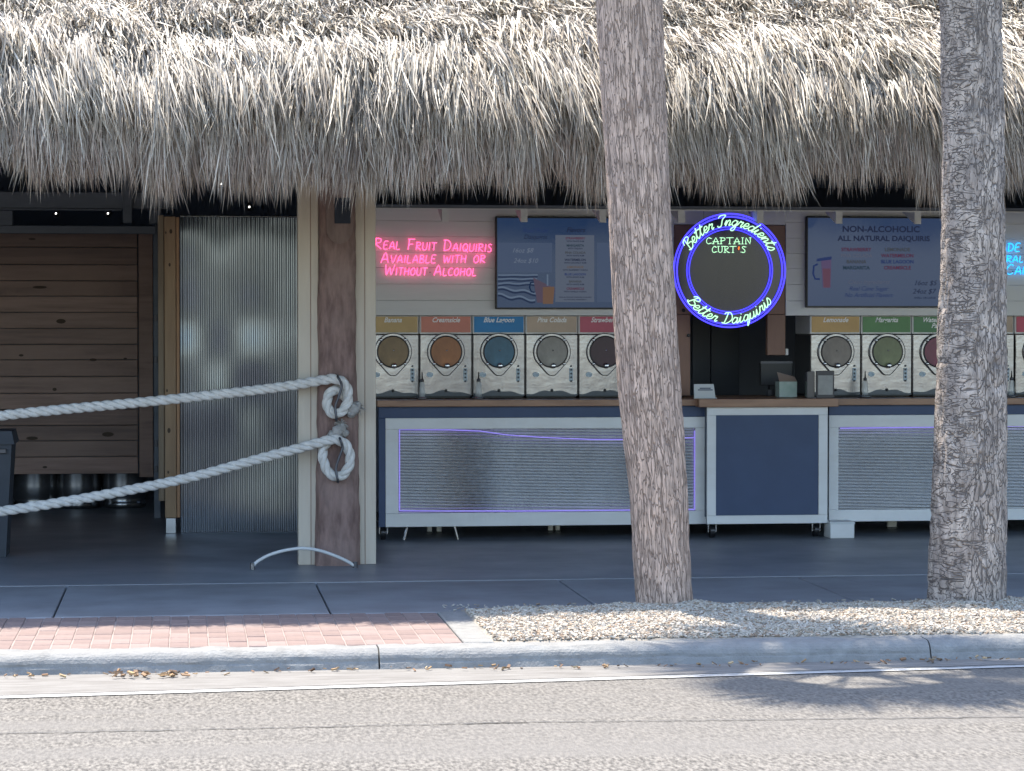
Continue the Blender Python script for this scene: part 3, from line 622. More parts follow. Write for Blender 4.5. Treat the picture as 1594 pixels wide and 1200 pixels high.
for q in (495, 560, 690, 730): box('hinge', (XP(240, 21.3), XP(244.5, 21.3), 21.285, 21.298, ZP(242, q + 5, 21.3), ZP(242, q - 5, 21.3)), M_STEELD, jb, .001)
KEG = [(0.175, 0), (0.185, 0.02), (0.185, 0.05), (0.175, 0.06), (0.195, 0.10), (0.2, 0.2), (0.198, 0.29), (0.2, 0.30), (0.2, 0.42), (0.185, 0.5), (0.17, 0.53), (0.185, 0.55), (0.185, 0.6), (0.17, 0.6), (0.165, 0.56)]
for px, lb in ((54, 'steel keg at the left end below the plank shutter'), (121, 'middle of the three steel kegs below the plank shutter'), (193, 'steel keg nearest the door jamb below the plank shutter')):
    c = Vector((XP(px, 22.65), 22.65, 0.007)); kg = thing('beer_keg', lb, 'keg', tuple(c), group='kegs below the plank shutter')
    ob('barrel', MB().lathe(KEG, c, 28), mat('keg_steel', (.28, .285, .30), .25, .9), kg, True); ob('valve', MB().lathe([(0.03, 0.55), (0.03, 0.58), (0.02, 0.59)], c, 12), M_STEELD, kg)
# header beams and lamps above the left bay
YH = 20.9
hb = thing('header_beam', 'blue grey header beams above the plank shutter', 'beam', (XP(100, YH), YH, 2.5))
box('beam', (-5.0, XP(275, YH), YH, YH + .12, ZP(100, 324, YH), ZP(100, 299, YH)), M_DARKBEAM, hb)
box('lower_beam', (-5.0, XP(243, YH), YH + .04, YH + .14, ZP(100, 363, YH), ZP(100, 351, YH)), M_DARKBEAM, hb)
box('trim', (-5.0, XP(190, YH), YH - .015, YH + .02, ZP(100, 327.5, YH), ZP(100, 324.5, YH)), M_DARKBEAM, hb)
box('end_stud', (-5.0, XP(20, YH), YH + .02, YH + .12, ZP(100, 350.5, YH), ZP(100, 328, YH)), M_DARKBEAM, hb)
box('stud', (XP(192, YH), XP(206, YH), YH - .05, YH + .02, ZP(100, 347, YH), 2.9), M_DARKBEAM, hb)
box('bracket', (XP(233, YH), XP(250, YH), YH - .04, YH + .0, ZP(100, 348, YH), ZP(100, 326, YH)), M_DARKBEAM, hb)
for px, py, Y, lb in ((87, 332, 21.6, 'tiny lit lamp above the left of the shutter'), (168, 332, 21.6, 'tiny lit lamp above the middle of the shutter'), (344, 286, 18.4, 'small lit lamp just under the thatch fringe'), (388, 322, 20.2, 'small lit lamp above the corrugated panel')):
    c = AY(px, py, Y); l = thing('spot_lamp', lb, 'lamp', tuple(c), group='small lamps under the roof')
    ob('housing', MB().lathe([(0.03, -0.10), (0.034, -0.03), (0.028, -0.006)], c, 14, 'y'), M_STEELD, l, True); ob('bulb', MB().lathe([(0.002, -0.02), (0.0065, -0.008), (0.006, 0.002), (0.0015, 0.004)], c, 12, 'y'), M_LAMP, l, True)
    ob('stem', MB().tube([c + Vector((0, .06, 0.02)), c + Vector((0, .06, 0.6))], 0.008, 6), M_STEELD, l)
# dark waste bin at the left edge
c = AZ(2, 868, 0.006); bn = thing('waste_bin', 'tall dark blue grey bin cut by the left edge', 'bin', tuple(c))
M_BIN = mat('bin_plastic', (0.045, 0.055, 0.072), 0.6, c2=(0.036, 0.044, 0.058), nscale=4)
zt_ = ZP(2, 690, c.y) - .006
def taper(c, w0, w1, d0, d1, z0, z1):
    return MB().add([(c.x - w0, c.y - d0, z0), (c.x + w0, c.y - d0, z0), (c.x + w0, c.y + d0, z0), (c.x - w0, c.y + d0, z0), (c.x - w1, c.y - d1, z1), (c.x + w1, c.y - d1, z1), (c.x + w1, c.y + d1, z1), (c.x - w1, c.y + d1, z1)],
                    [(0, 3, 2, 1), (4, 5, 6, 7), (0, 1, 5, 4), (1, 2, 6, 5), (2, 3, 7, 6), (3, 0, 4, 7)])
cb = Vector((c.x - 0.16, c.y + 0.2, 0)); ob('bin_body', taper(cb, .19, .235, .19, .235, .007, zt_), M_BIN, bn); ob('lid', taper(cb, .255, .235, .255, .235, zt_ + .001, zt_ + 0.09), M_BIN, bn)
box('handle_bar', (cb.x - .2, cb.x + .2, cb.y - .262, cb.y - .238, zt_ - .06, zt_ - .03), M_STEELD, bn)
# ------------------------------------------------------------------ shop wall (white shiplap header above the machines)
YC = 18.84; YSW = YC + .35
wl = thing('shiplap_wall', 'white shiplap wall above the drink machines', 'wall', (XP(800, YSW), YSW, 1.68))
zrows = [491, 468, 443, 418, 394, 370, 346, 322]; eave_z0 = ZP(1000, 327, YC - .18) + .18 * .53
def zw(py): return ZP(1050, py, YSW)
xA, xB, xC = XP(560, YSW), XP(1049.0, YSW), XP(1223.0, YSW)
for (x0, x1) in ((xA, xB), (xC, XR)):
    for k in range(len(zrows) - 1):
        box('shiplap_board', (x0, x1, YSW + random.uniform(-.002, .002), YSW + .09, zw(zrows[k]) + (.0015 if k else 0), min(zw(zrows[k + 1]), eave_z0 - .006)), M_SHIP, wl, 0.0015)
box('shiplap_board', (xB, xC, YSW, YSW + .09, zw(349), eave_z0 - .006), M_SHIP, wl)
# brown hatch trim
tr = thing('hatch_trim', 'raw brown board framing around the order hatch behind the round sign', 'frame', (XP(1135, YSW), YSW, 1.1))
box('header_board', (xB + .002, xC - .002, YSW + .01, YSW + .07, zw(489), zw(350)), M_TRIM, tr)
box('jamb_board', (xB + .002, XP(1075, YSW), YSW + .012, YSW + .072, 1.06, zw(489.6)), M_TRIM, tr)
box('drop_board', (XP(1195, YSW), XP(1223, YSW), YSW + .008, YSW + .068, zw(553), zw(489.6)), M_TRIM, tr)
box('bracket', (XP(1223.6, YSW), XP(1228, YSW), YSW + .01, YSW + .05, zw(553), zw(543)), M_WHITEP, tr)
for (px, py) in ((1064, 483), (1072, 522)): c = AY(px, py, YSW); ob('bolt', MB().lathe([(0.014, 0), (0.014, .012), (.008, .016)], (c.x, YSW + .012, c.z), 10, 'y'), M_BLACK, tr)
# interior doors seen through the hatch
idr = thing('inner_cabinet', 'dark grey double cabinet doors inside the order hatch', 'cabinet', (XP(1110, 21.2), 21.2, .006))
box('door', (XP(1078, 21.2), XP(1106, 21.2), 21.2, 21.25, .05, 2.2), mat('cabinet', (0.055, 0.065, 0.085), .4), idr); box('door', (XP(1107, 21.2), XP(1151, 21.2), 21.2, 21.25, .05, 2.2), MATS['cabinet'], idr)
box('carcass', (XP(1070, 21.2), XP(1152, 21.2), 21.26, 21.7, .007, 2.24), M_DARK, idr)
box('inner_partition', (xA, XR, 21.3, 15.65, .0065, 1.0), M_DARK, idr) if False else None
# shed eave with rafters
ev = thing('shed_eave', 'white eave with slanted rafter tails above the menu screens', 'eave', (XP(1000, YC - .18), YC - .18, 2.35))
YE = YC - .18; z_top = ZP(1000, 327, YE)
def eave_z(y): return z_top + 0.18 * (y - YE)
m = MB().add([(xA, YE, z_top), (XR, YE, z_top), (XR, YSW + .6, eave_z(YSW + .6)), (xA, YSW + .6, eave_z(YSW + .6)), (xA, YE, z_top + .03), (XR, YE, z_top + .03), (XR, YSW + .6, eave_z(YSW + .6) + .03), (xA, YSW + .6, eave_z(YSW + .6) + .03)],
             [(0, 3, 2, 1), (4, 5, 6, 7), (0, 1, 5, 4), (1, 2, 6, 5), (2, 3, 7, 6), (3, 0, 4, 7)])
ob('roof_sheet', m, M_DARK, ev)
box('drip_edge', (xA, XR, YE - .012, YE - .001, z_top - .004, z_top + .006), M_WHITEP, ev, .001)
for k in range(-1, 12):
    px = 816 + 122.5 * k + (0 if k < 6 else 2)
    x = XP(min(px, 2600), YE); ww = 0.05
    if x < xA + .05: continue
    h = 0.088; y1 = YSW + .05
    m = MB().add([(x - ww / 2, YE + .006, z_top - .004 - h), (x + ww / 2, YE + .006, z_top - .004 - h), (x + ww / 2, y1, eave_z(y1) - .004 - h * .2), (x - ww / 2, y1, eave_z(y1) - .004 - h * .2),
                  (x - ww / 2, YE + .006, z_top - .002), (x + ww / 2, YE + .006, z_top - .002), (x + ww / 2, y1, eave_z(y1) - .002), (x - ww / 2, y1, eave_z(y1) - .002)],
                 [(0, 3, 2, 1), (4, 5, 6, 7), (0, 1, 5, 4), (1, 2, 6, 5), (2, 3, 7, 6), (3, 0, 4, 7)])
    ob('rafter', m, M_WHITEP, ev)
# ------------------------------------------------------------------ lettering helpers
def text_mb(txt, size, x, y, z, align='CENTER', shear=0.0, bold=0.0, sx=1.0):
    cu = bpy.data.curves.new('t', 'FONT'); cu.body = txt; cu.size = size; cu.align_x = align; cu.shear = shear; cu.offset = bold; cu.resolution_u = 3
    o = bpy.data.objects.new('t', cu); COL.objects.link(o); dg = bpy.context.evaluated_depsgraph_get(); me = bpy.data.meshes.new_from_object(o.evaluated_get(dg))
    m = MB(); m.v = [(x + v.co.x * sx, y, z + v.co.y) for v in me.vertices]; m.f = [tuple(p.vertices) for p in me.polygons]
    bpy.data.objects.remove(o); bpy.data.curves.remove(cu); bpy.data.meshes.remove(me); return m
G = {  # single-stroke capitals, unit cap height
 'A': (.72, [[(0, 0), (.36, 1), (.7, 0)], [(.08, .32), (.62, .36)]]), 'B': (.62, [[(.04, 0), (.06, 1)], [(-.04, .98), (.42, .94), (.46, .66), (.08, .52), (.55, .42), (.52, .08), (0, 0)]]),
 'C': (.62, [[(.6, .86), (.34, 1), (.04, .62), (.08, .16), (.32, 0), (.62, .12)]]), 'D': (.7, [[(.06, .98), (.05, .0)], [(-.1, .98), (.36, .96), (.66, .58), (.5, .12), (.0, .0)]]),
 'E': (.6, [[(.58, 1), (.08, .97), (.04, .04), (.58, .0)], [(.05, .5), (.48, .53)]]), 'F': (.6, [[(.04, 0), (.08, 1)], [(-.06, .97), (.62, 1.0)], [(.07, .5), (.48, .54)]]),
 'G': (.68, [[(.6, .88), (.34, 1), (.04, .62), (.08, .14), (.36, 0), (.62, .18), (.62, .46), (.36, .46)]]), 'H': (.66, [[(.04, 0), (.05, 1)], [(.6, 0), (.62, 1)], [(.04, .5), (.62, .54)]]),
 'I': (.2, [[(.08, 0), (.1, 1)]]), 'L': (.54, [[(.06, 1), (.04, .02), (.52, .04)]]), 'M': (.8, [[(.02, 0), (.1, 1), (.4, .3), (.68, 1), (.76, 0)]]), 'N': (.68, [[(.04, 0), (.06, 1), (.6, .02), (.62, 1)]]),
 'O': (.7, [[(.36, 1), (.06, .68), (.08, .2), (.36, 0), (.64, .28), (.62, .78), (.36, 1)]]), 'P': (.6, [[(.05, 0), (.06, 1)], [(0, .98), (.5, .94), (.54, .6), (.06, .46)]]),
 'Q': (.72, [[(.36, 1), (.06, .68), (.08, .2), (.36, 0), (.64, .28), (.62, .78), (.36, 1)], [(.34, .28), (.8, -.14)]]), 'R': (.66, [[(.05, 0), (.06, 1)], [(-.06, .98), (.5, .94), (.5, .62), (.08, .46), (.66, .0)]]),
 'S': (.56, [[(.52, .9), (.26, 1), (.06, .78), (.44, .42), (.46, .1), (.2, 0), (.0, .08)]]), 'T': (.62, [[(.3, 0), (.32, 1)], [(-.04, .98), (.66, 1)]]), 'U': (.66, [[(.05, 1), (.05, .2), (.3, 0), (.58, .2), (.6, 1)], ]),
 'V': (.68, [[(0, 1), (.32, 0), (.68, 1)]]), 'W': (.9, [[(0, 1), (.16, 0), (.44, .8), (.62, 0), (.92, 1)]]), "'": (.14, [[(.06, 1), (.04, .78)]]), ' ': (.42, [])}
SC = {  # single-stroke script
 'B': (.56, [[(.12, .0), (.2, .98)], [(-.04, .7), (.06, .96), (.34, 1.02), (.5, .82), (.22, .54), (.54, .36), (.4, .02), (.1, .02), (0, .16)]]),
 'I': (.44, [[(-.04, .78), (.1, .98), (.42, .96), (.26, .6), (.22, .08), (.02, .0), (-.06, .14)]]), 'D': (.64, [[(.24, .95), (.16, .05), (.0, .06), (.3, .0), (.64, .4), (.48, .92), (.1, .98), (-.02, .82)]]),
 'e': (.36, [[(0, .2), (.28, .3), (.26, .5), (.12, .5), (.03, .22), (.16, 0), (.38, .14)]]), 't': (.32, [[(0, .12), (.16, .6), (.2, .95), (.1, .35), (.16, .0), (.34, .14)], [(.0, .66), (.34, .7)]]),
 'r': (.4, [[(0, .12), (.12, .54), (.16, .44), (.32, .48), (.26, .14), (.32, .0), (.42, .14)]]), 'i': (.28, [[(0, .14), (.12, .52), (.08, .1), (.16, 0), (.3, .14)], [(.13, .70), (.15, .76)]]),
 'n': (.46, [[(0, .14), (.1, .52), (.08, 0), (.2, .42), (.32, .5), (.36, .3), (.33, .04), (.48, .14)]]), 'g': (.42, [[(.36, .44), (.18, .52), (.03, .25), (.15, .02), (.33, .2), (.38, .5), (.34, -.28), (.16, -.42), (.05, -.28), (.44, .14)]]),
 'd': (.48, [[(.34, .44), (.16, .5), (.02, .22), (.14, 0), (.32, .2), (.44, 1), (.36, .1), (.4, 0), (.5, .14)]]), 's': (.32, [[(0, .12), (.2, .56), (.3, .2), (.14, -.02), (.0, .06)]]),
 'a': (.46, [[(.34, .44), (.16, .52), (.02, .22), (.14, 0), (.32, .2), (.38, .5), (.35, .08), (.4, 0), (.48, .14)]]), 'q': (.44, [[(.36, .44), (.16, .52), (.03, .22), (.15, .0), (.32, .2), (.38, .5), (.3, -.44), (.42, -.2), (.46, .14)]]),
 'u': (.48, [[(0, .16), (.08, .52), (.06, .1), (.18, 0), (.32, .2), (.36, .52), (.34, .08), (.4, 0), (.5, .14)]]), ' ': (.3, [])}
def layout(txt, h, small=None, font=G, track=0.16, slant=0.0):
    x = 0; out = []; prev = ' '
    for ch in txt:
        up = ch.upper() if font is G else ch; s = h
        if font is G and small and ch.islower(): s = h * small
        wd, st = font[up]
        for pl in st: out.append([(x + (px + slant * py) * s, py * s) for px, py in pl])
        x += (wd + track) * s
    return out, x - track * h
def strokes(txt, h, r, org, mapf, small=None, font=G, track=.16, slant=0, smooth=3, width=None, n=6):
    pls, wid = layout(txt, h, small, font, track, slant); k = (width / wid) if width else 1.0; m = MB()
    for pl in pls:
        q = catmull([Vector((x * k, y, 0)) for x, y in pl], smooth) if len(pl) > 2 else [Vector((x * k, y, 0)) for x, y in pl]
        m.tube([mapf(p.x, p.y) for p in q], r, n)
    return m, wid * k
def letters(txt, h, r, mapf, root, mt, small=None, track=.16, slant=0, width=None, smooth=3, serif=0, name='letter'):
    """each letter is a part of its own"""
    pls, wid = layout(txt, h, small, G, track, slant); k = width / wid; x = 0
    for ch in txt:
        sz = h * small if (small and ch.islower()) else h; wd, st = G[ch.upper()]; m = MB()
        for pl in st:
            P = [Vector(((x + (px + slant * py) * sz) * k, py * sz, 0)) for px, py in pl]
            q = catmull(P, smooth) if len(P) > 2 else P
            m.tube([mapf(p.x, p.y) for p in q], r, 6)
            if serif:
                for e in (P[0], P[-1]): m.tube([mapf(e.x - serif, e.y), mapf(e.x + serif, e.y)], r * .8, 5)
        if st: ob(name, m, mt, root, True)
        x += (wd + track) * sz
def neon(name, col, s): return mat(name, tuple(min(1, c) for c in col), 0.4, emit=col, estr=s)
N_PINK = neon('neon_pink', (1.0, 0.10, 0.30), 0.75); N_CYAN = neon('neon_cyan', (0.02, 0.42, 1.0), 0.6); N_BLUE = neon('neon_blue', (0.06, 0.05, 1.0), 0.6)
N_WHITE = neon('neon_mint', (0.55, 1.0, 0.62), 0.35); N_ORANGE = neon('neon_orange', (1.0, 0.2, 0.03), 0.5)
# pink sign
YN = YSW - .03
def neon_lines(root, lines, Y, m, r, partname='tube_lettering'):
    for (txt, px0, py0, px1, py1, hpx, small) in lines:
        a = AY(px0, py0, Y); b = AY(px1, py1, Y); W = (b - a).length; dx = (b - a) / W; h = hpx * W / (px1 - px0)
        letters(txt, h, r, lambda x, y, a=a, dx=dx: Vector((a.x + dx.x * x, Y, a.z + dx.z * x + y)), root, m, small=small, slant=0.12, width=W, track=.2)
        for k in (0.1, 0.5, 0.9): c = a + dx * (W * k); ob('standoff', MB().tube([c + Vector((0, .002, h * .3)), c + Vector((0, YSW - Y - .004, h * .3))], .004, 6), M_STEELD, root)
ns = thing('neon_sign', 'pink neon lettering reading Real Fruit Daiquiris Available with or Without Alcohol', 'neon sign', (XP(672, YN), YN, zw(430)), group='neon signs on the bar')
neon_lines(ns, [('Real Fruit Daiquiris', 583, 387, 764, 392, 16.5, .72), ('Available with or', 593, 409, 754, 409, 16, .74), ('Without Alcohol', 599, 428, 740, 429, 16, .72)], YN, N_PINK, 0.0038)
nb = thing('neon_sign', 'bright blue neon lettering cut off by the right edge beside the grey palm', 'neon sign', (XP(1580, YN), YN, zw(425)), group='neon signs on the bar')
neon_lines(nb, [('Made With', 1541, 391, 1640, 391, 16, .74), ('Natural', 1525, 408, 1592, 408, 12, .8), ('Cane Sugar', 1566, 427, 1680, 427, 15, .8)], YN, N_CYAN, 0.0042)
# round sign
YR = YC - .02
rc = AY(1135.5, 421, YR); px2m = (AY(1222, 421, YR).x - AY(1049, 421, YR).x) / 173.0
rs = thing('round_neon_sign', 'round clear sign with blue neon rings and mint script hung before the hatch', 'neon sign', (rc.x, YR, rc.z - 86 * px2m), group='neon signs on the bar')
M_ACR = mat('tinted_acrylic', (0.028, 0.040, 0.085), 0.1, alpha=0.62); M_ACR2 = mat('black_acrylic', (0.012, 0.016, 0.05), 0.1, alpha=0.95)
def disc(r, y0, y1, r_in=0, n=72):
    m = MB(); vs = []; 
    for k in range(n):
        a = 2 * math.pi * k / n; c, s = math.cos(a), math.sin(a)
        vs += [(rc.x + r * c, y0, rc.z + r * s), (rc.x + r * c, y1, rc.z + r * s), (rc.x + r_in * c, y0, rc.z + r_in * s), (rc.x + r_in * c, y1, rc.z + r_in * s)]
    fs = []
    for k in range(n):
        a, b = 4 * k, 4 * ((k + 1) % n); fs += [(a, b, b + 2, a + 2), (a + 1, a + 3, b + 3, b + 1), (a, a + 1, b + 1, b)]
        if r_in > 0: fs.append((a + 2, b + 2, b + 3, a + 3))
    return m.add(vs, fs)
ob('face_disc', disc(64 * px2m, YR, YR + .008, .001), M_ACR, rs); ob('border_ring', disc(84 * px2m, YR, YR + .008, 65 * px2m), M_ACR2, rs)
for r in (86.5, 82.0, 66.5, 63.0):
    m = MB().tube([(rc.x + r * px2m * math.cos(a), YR - .009, rc.z + r * px2m * math.sin(a)) for a in np.linspace(0, 2 * math.pi, 90, endpoint=False)], 0.0065 if r > 70 else .0046, 7, closed=True); ob('ring_tube', m, N_BLUE, rs, True)
def arc_text(txt, h, rad, a0, a1, top, rr, mt):
    pls, wid = layout(txt, h, None, SC, .03, .22); m = MB()
    for pl in pls:
        q = catmull([Vector((x, y, 0)) for x, y in pl], 4) if len(pl) > 2 else [Vector((x, y, 0)) for x, y in pl]
        P = []
        for p in q:
            f = p.x / wid; a = a0 + (a1 - a0) * f; R = rad + p.y if top else rad - p.y; P.append((rc.x + R * math.cos(a), YR - .012, rc.z + R * math.sin(a)))
        m.tube(P, rr, 6)
    ob('script_lettering', m, mt, rs, True)
D2 = math.radians
arc_text('Better Ingredients', 17 * px2m, 68 * px2m, D2(154), D2(26), True, .0042, N_WHITE)
arc_text('Better Daiquiris', 17 * px2m, 81 * px2m, D2(214), D2(324), False, .0042, N_WHITE)
for txt, x0, x1, py, hp in (('CAPTAIN', 1099, 1168, 379.5, 9.5), ("CURT S", 1108, 1160, 393, 9.5)):
    a = AY(x0, py, YR); b = AY(x1, py, YR)
    letters(txt, hp * px2m, .0028, lambda x, y, a=a: Vector((a.x + x, YR - .010, a.z + y)), rs, N_WHITE, track=.3, width=b.x - a.x, smooth=2, serif=.009)
c = AY(1149.5, 386.5, YR); ob('apostrophe', MB().tube([(c.x - .006, YR - .01, c.z), (c.x + .006, YR - .01, c.z + .004)], .0035, 6).tube([(c.x, YR - .01, c.z - .012), (c.x + .002, YR - .01, c.z + .014)], .0035, 6), N_ORANGE, rs, True)
for dx in (-40, 40): ob('hanging_wire', MB().tube([(rc.x + dx * px2m, YR, rc.z + 74 * px2m), (rc.x + dx * px2m, YR, eave_z(YR) - .01)], .0015, 5), M_STEELD, rs)
# ------------------------------------------------------------------ menu screens
YT = YSW - .055
def screen_mat(name, ca, cb, ang):
    m = bpy.data.materials.new(name); m.use_nodes = True; n = m.node_tree.nodes; L = m.node_tree.links; p = n['Principled BSDF']
    p.inputs['Roughness'].default_value = 0.12; p.inputs['Base Color'].default_value = (.01, .014, .03, 1); tc = n.new('ShaderNodeTexCoord')
    g = n.new('ShaderNodeTexNoise'); g.inputs['Scale'].default_value = 1.2; L.new(tc.outputs['Object'], g.inputs[0])
    mx = n.new('ShaderNodeMix'); mx.data_type = 'RGBA'; mx.inputs[6].default_value = (*ca, 1); mx.inputs[7].default_value = (*cb, 1); L.new(g.outputs['Fac'], mx.inputs[0])
    L.new(mx.outputs[2], p.inputs['Emission Color']); p.inputs['Emission Strength'].default_value = 0.22; p.inputs['Specular IOR Level'].default_value = 0.25; return m
def lit(name, c, s=0.27): return mat(name, (0.006, 0.006, 0.008), 0.35, spec=0.15, emit=c, estr=s)
def screen(label, px0, px1, py0, py1, sm):
    a = AY(px0, py1, YT); b = AY(px1, py0, YT); bw_ = .012
    t = thing('menu_screen', label, 'screen', ((a.x + b.x) / 2, YT, a.z), group='menu screens on the shiplap wall')
    box('casing', (a.x, b.x, YT, YT + .05, a.z, b.z), M_BLACK, t, .004); ob('display', MB().box(a.x + bw_, b.x - bw_, YT - .003, YT + .001, a.z + bw_, b.z - bw_), sm, t)
    return t, a, b
PXM = 205.5
yq = YT - .006
def put(t, txt, px, py, hpx, m, align='CENTER', shear=0, bold=0, sx=1, name='lettering'):
    c = AY(px, py, yq); s = hpx / 0.70 * (AY(px + 10, py, yq).x - c.x) / 10
    ob(name, text_mb(txt, s, c.x, yq, c.z, align, shear, bold * s, sx), m, t)
SM1 = screen_mat('menu_blue', (.012, .033, .095), (.030, .060, .130), 0); SM2 = screen_mat('menu_slate', (.045, .068, .145), (.022, .052, .120), 0)
L_DK = lit('print_dark', (.010, .016, .045)); L_LT = lit('print_light', (.13, .16, .22)); L_PAN = lit('pane_pale', (.055, .08, .14)); L_PAN2 = lit('pane_mid', (.085, .105, .15))
L_RED = lit('print_red', (.075, .018, .045)); L_OL = lit('print_olive', (.045, .05, .06)); L_GR = lit('print_grey', (.085, .095, .14)); L_NV = lit('print_blue', (.015, .03, .11)); L_OR = lit('print_amber', (.10, .075, .065)); L_GN = lit('print_green', (.012, .03, .05))
t, a, b = screen('blue menu screen with flavour list and beach picture, left of the leaning palm', 771.5, 1012, 338, 481, SM1)
def pane(t, x0, x1, y0, y1, m, y=YT - .0045, name='print_pane'):
    p, q = AY(x0, y1, y), AY(x1, y0, y); ob(name, MB().box(p.x, q.x, y, y + .001, p.z, q.z), m, t)
pane(t, 774.5, 859.5, 378, 423.5, L_PAN); pane(t, 864.5, 925, 366, 470, L_PAN2); pane(t, 929.5, 1005, 378, 470, L_PAN)
put(t, 'Real Fruit', 833, 362, 7, L_NV, shear=.3); put(t, 'Daiquiris', 833, 372, 7, L_DK, shear=.3); put(t, 'Flavors', 896, 361, 7, L_DK, shear=.3, bold=.02)
put(t, '16oz $8', 813, 393, 7, L_LT, shear=.3); put(t, '24oz $10', 818, 409, 7, L_LT, shear=.3)
FL = [('STRAWBERRY', 'WITH WHITE RUM', L_RED), ('MARGARITA', 'WITH TEQUILA', L_GN), ('PINA COLADA', 'WITH WHITE RUM', L_OL), ('WATERMELON', 'WITH COCONUT RUM', L_DK), ('LEMONADE', 'WITH RASPBERRY VODKA', L_OR), ('BLUE LAGOON', 'WITH SPICED RUM', L_NV), ('BANANA', 'WITH WHITE RUM', L_OL), ('CREAMSICLE', 'WITH VANILLA VODKA', L_RED)]
for k, (u, v, mm) in enumerate(FL):
    put(t, u, 895.5, 372.5 + k * 11.2, 3.4, mm, bold=.03); put(t, v, 895.5, 376.6 + k * 11.2, 2.3, L_DK, bold=.02)
put(t, 'NON-ALCOHOLIC DAIQUIRIS AVAILABLE', 895.5, 463.5, 1.9, L_DK, bold=.02); put(t, 'ALL NATURAL INGREDIENTS', 895.5, 467.2, 1.9, L_DK, bold=.02)
L_SEA = lit('sea_line', (.10, .14, .21)); L_SEAD = lit('sea_dark', (.010, .022, .06))
for k, (y0, y1, am) in enumerate(((427, 429, .4), (433, 435, 1), (440, 442, 1.5), (446, 449, 3), (457, 460, 4))):
    for mm, dy in ((L_SEA, 0), (L_SEAD, 3)):
        V = np.zeros((2, 24, 3))
        for i in range(24):
            px = 775 + i * (62 - k) / 23; q = AY(px, y1 + dy + am * math.sin(i * .5 + k) * .5 + (k > 2) * i * .35, YT - .0042 - .0003 * dy); p = AY(px, y0 + dy + am * math.sin(i * .5 + k) * .5 + (k > 2) * i * .35, YT - .0042 - .0003 * dy); V[0, i] = q; V[1, i] = p
        ob('picture_wave', MB().grid(V), mm, t)
def picpoly(t, pts, m, dy=.0056, name='picture_shape'):
    P = [AY(px, py, YT - dy) for px, py in pts]; ob(name, MB().add(P, [tuple(range(len(P)))]), m, t)
picpoly(t, [(836, 471), (861, 471), (864, 449), (830, 432)][::1], lit('tumbler', (.075, .055, .085))); picpoly(t, [(845, 473), (861, 473), (863, 446), (845, 447)], lit('picture_amber', (.13, .075, .05)), .006)
picpoly(t, [(851, 445), (853.5, 445), (853.5, 427), (851, 427)], L_SEA, .0064)
q = MB().tube([AY(831, 439, yq), AY(826, 440, yq), AY(824.5, 447, yq), AY(827, 454, yq), AY(832, 455, yq)], .006, 6); ob('picture_handle', q, L_SEAD, t)
t, a, b = screen('slate menu screen headed Non-Alcoholic All Natural Daiquiris, beside the grey palm', 1255, 1506, 338, 478.5, SM2)
put(t, 'NON-ALCOHOLIC', 1371.5, 361, 9, L_DK, bold=.025, sx=1.12); put(t, 'ALL NATURAL DAIQUIRIS', 1376, 375, 7.8, L_DK, bold=.025, sx=1.12)
for k, (u, v, m1, m2) in enumerate((('STRAWBERRY', 'LEMONADE', L_RED, L_OL), ('PINA COLADA', 'WATERMELON', L_GR, L_RED), ('BANANA', 'BLUE LAGOON', L_OL, L_NV), ('MARGARITA', 'CREAMSICLE', L_GN, L_RED))):
    put(t, u, 1333, 391 + k * 9.4, 5.2, m1, bold=.03); put(t, v, 1397, 391 + k * 9.4, 5.2, m2, bold=.03)
for k, u in enumerate(('Clean Ingredients', 'Real Cane Sugar', 'No Artificial Flavors')): put(t, u, 1352, 442 + k * 10.2, 6.4, L_NV if k else L_GR, shear=.3)
put(t, '16oz $5', 1440, 444, 7.5, L_DK, shear=.3); put(t, '24oz $7', 1438, 457, 7.5, L_DK, shear=.3); put(t, 'SMALL OR LARGE', 1440, 465, 3, L_DK)
picpoly(t, [(1281, 448), (1293, 448), (1294, 402), (1278, 402)], lit('cup_pink', (.085, .06, .13))); picpoly(t, [(1282, 447.5), (1292, 447.5), (1293, 418), (1280.5, 418)], lit('cup_red', (.10, .045, .075)), .006)
picpoly(t, [(1271, 407), (1294.5, 404), (1294.5, 399), (1272, 402.5)], L_NV, .0063); ob('picture_handle', MB().tube([AY(1273, 411, yq), AY(1267, 414, yq), AY(1266, 426, yq), AY(1269, 434, yq), AY(1276, 434.5, yq)], .007, 6), L_NV, t)
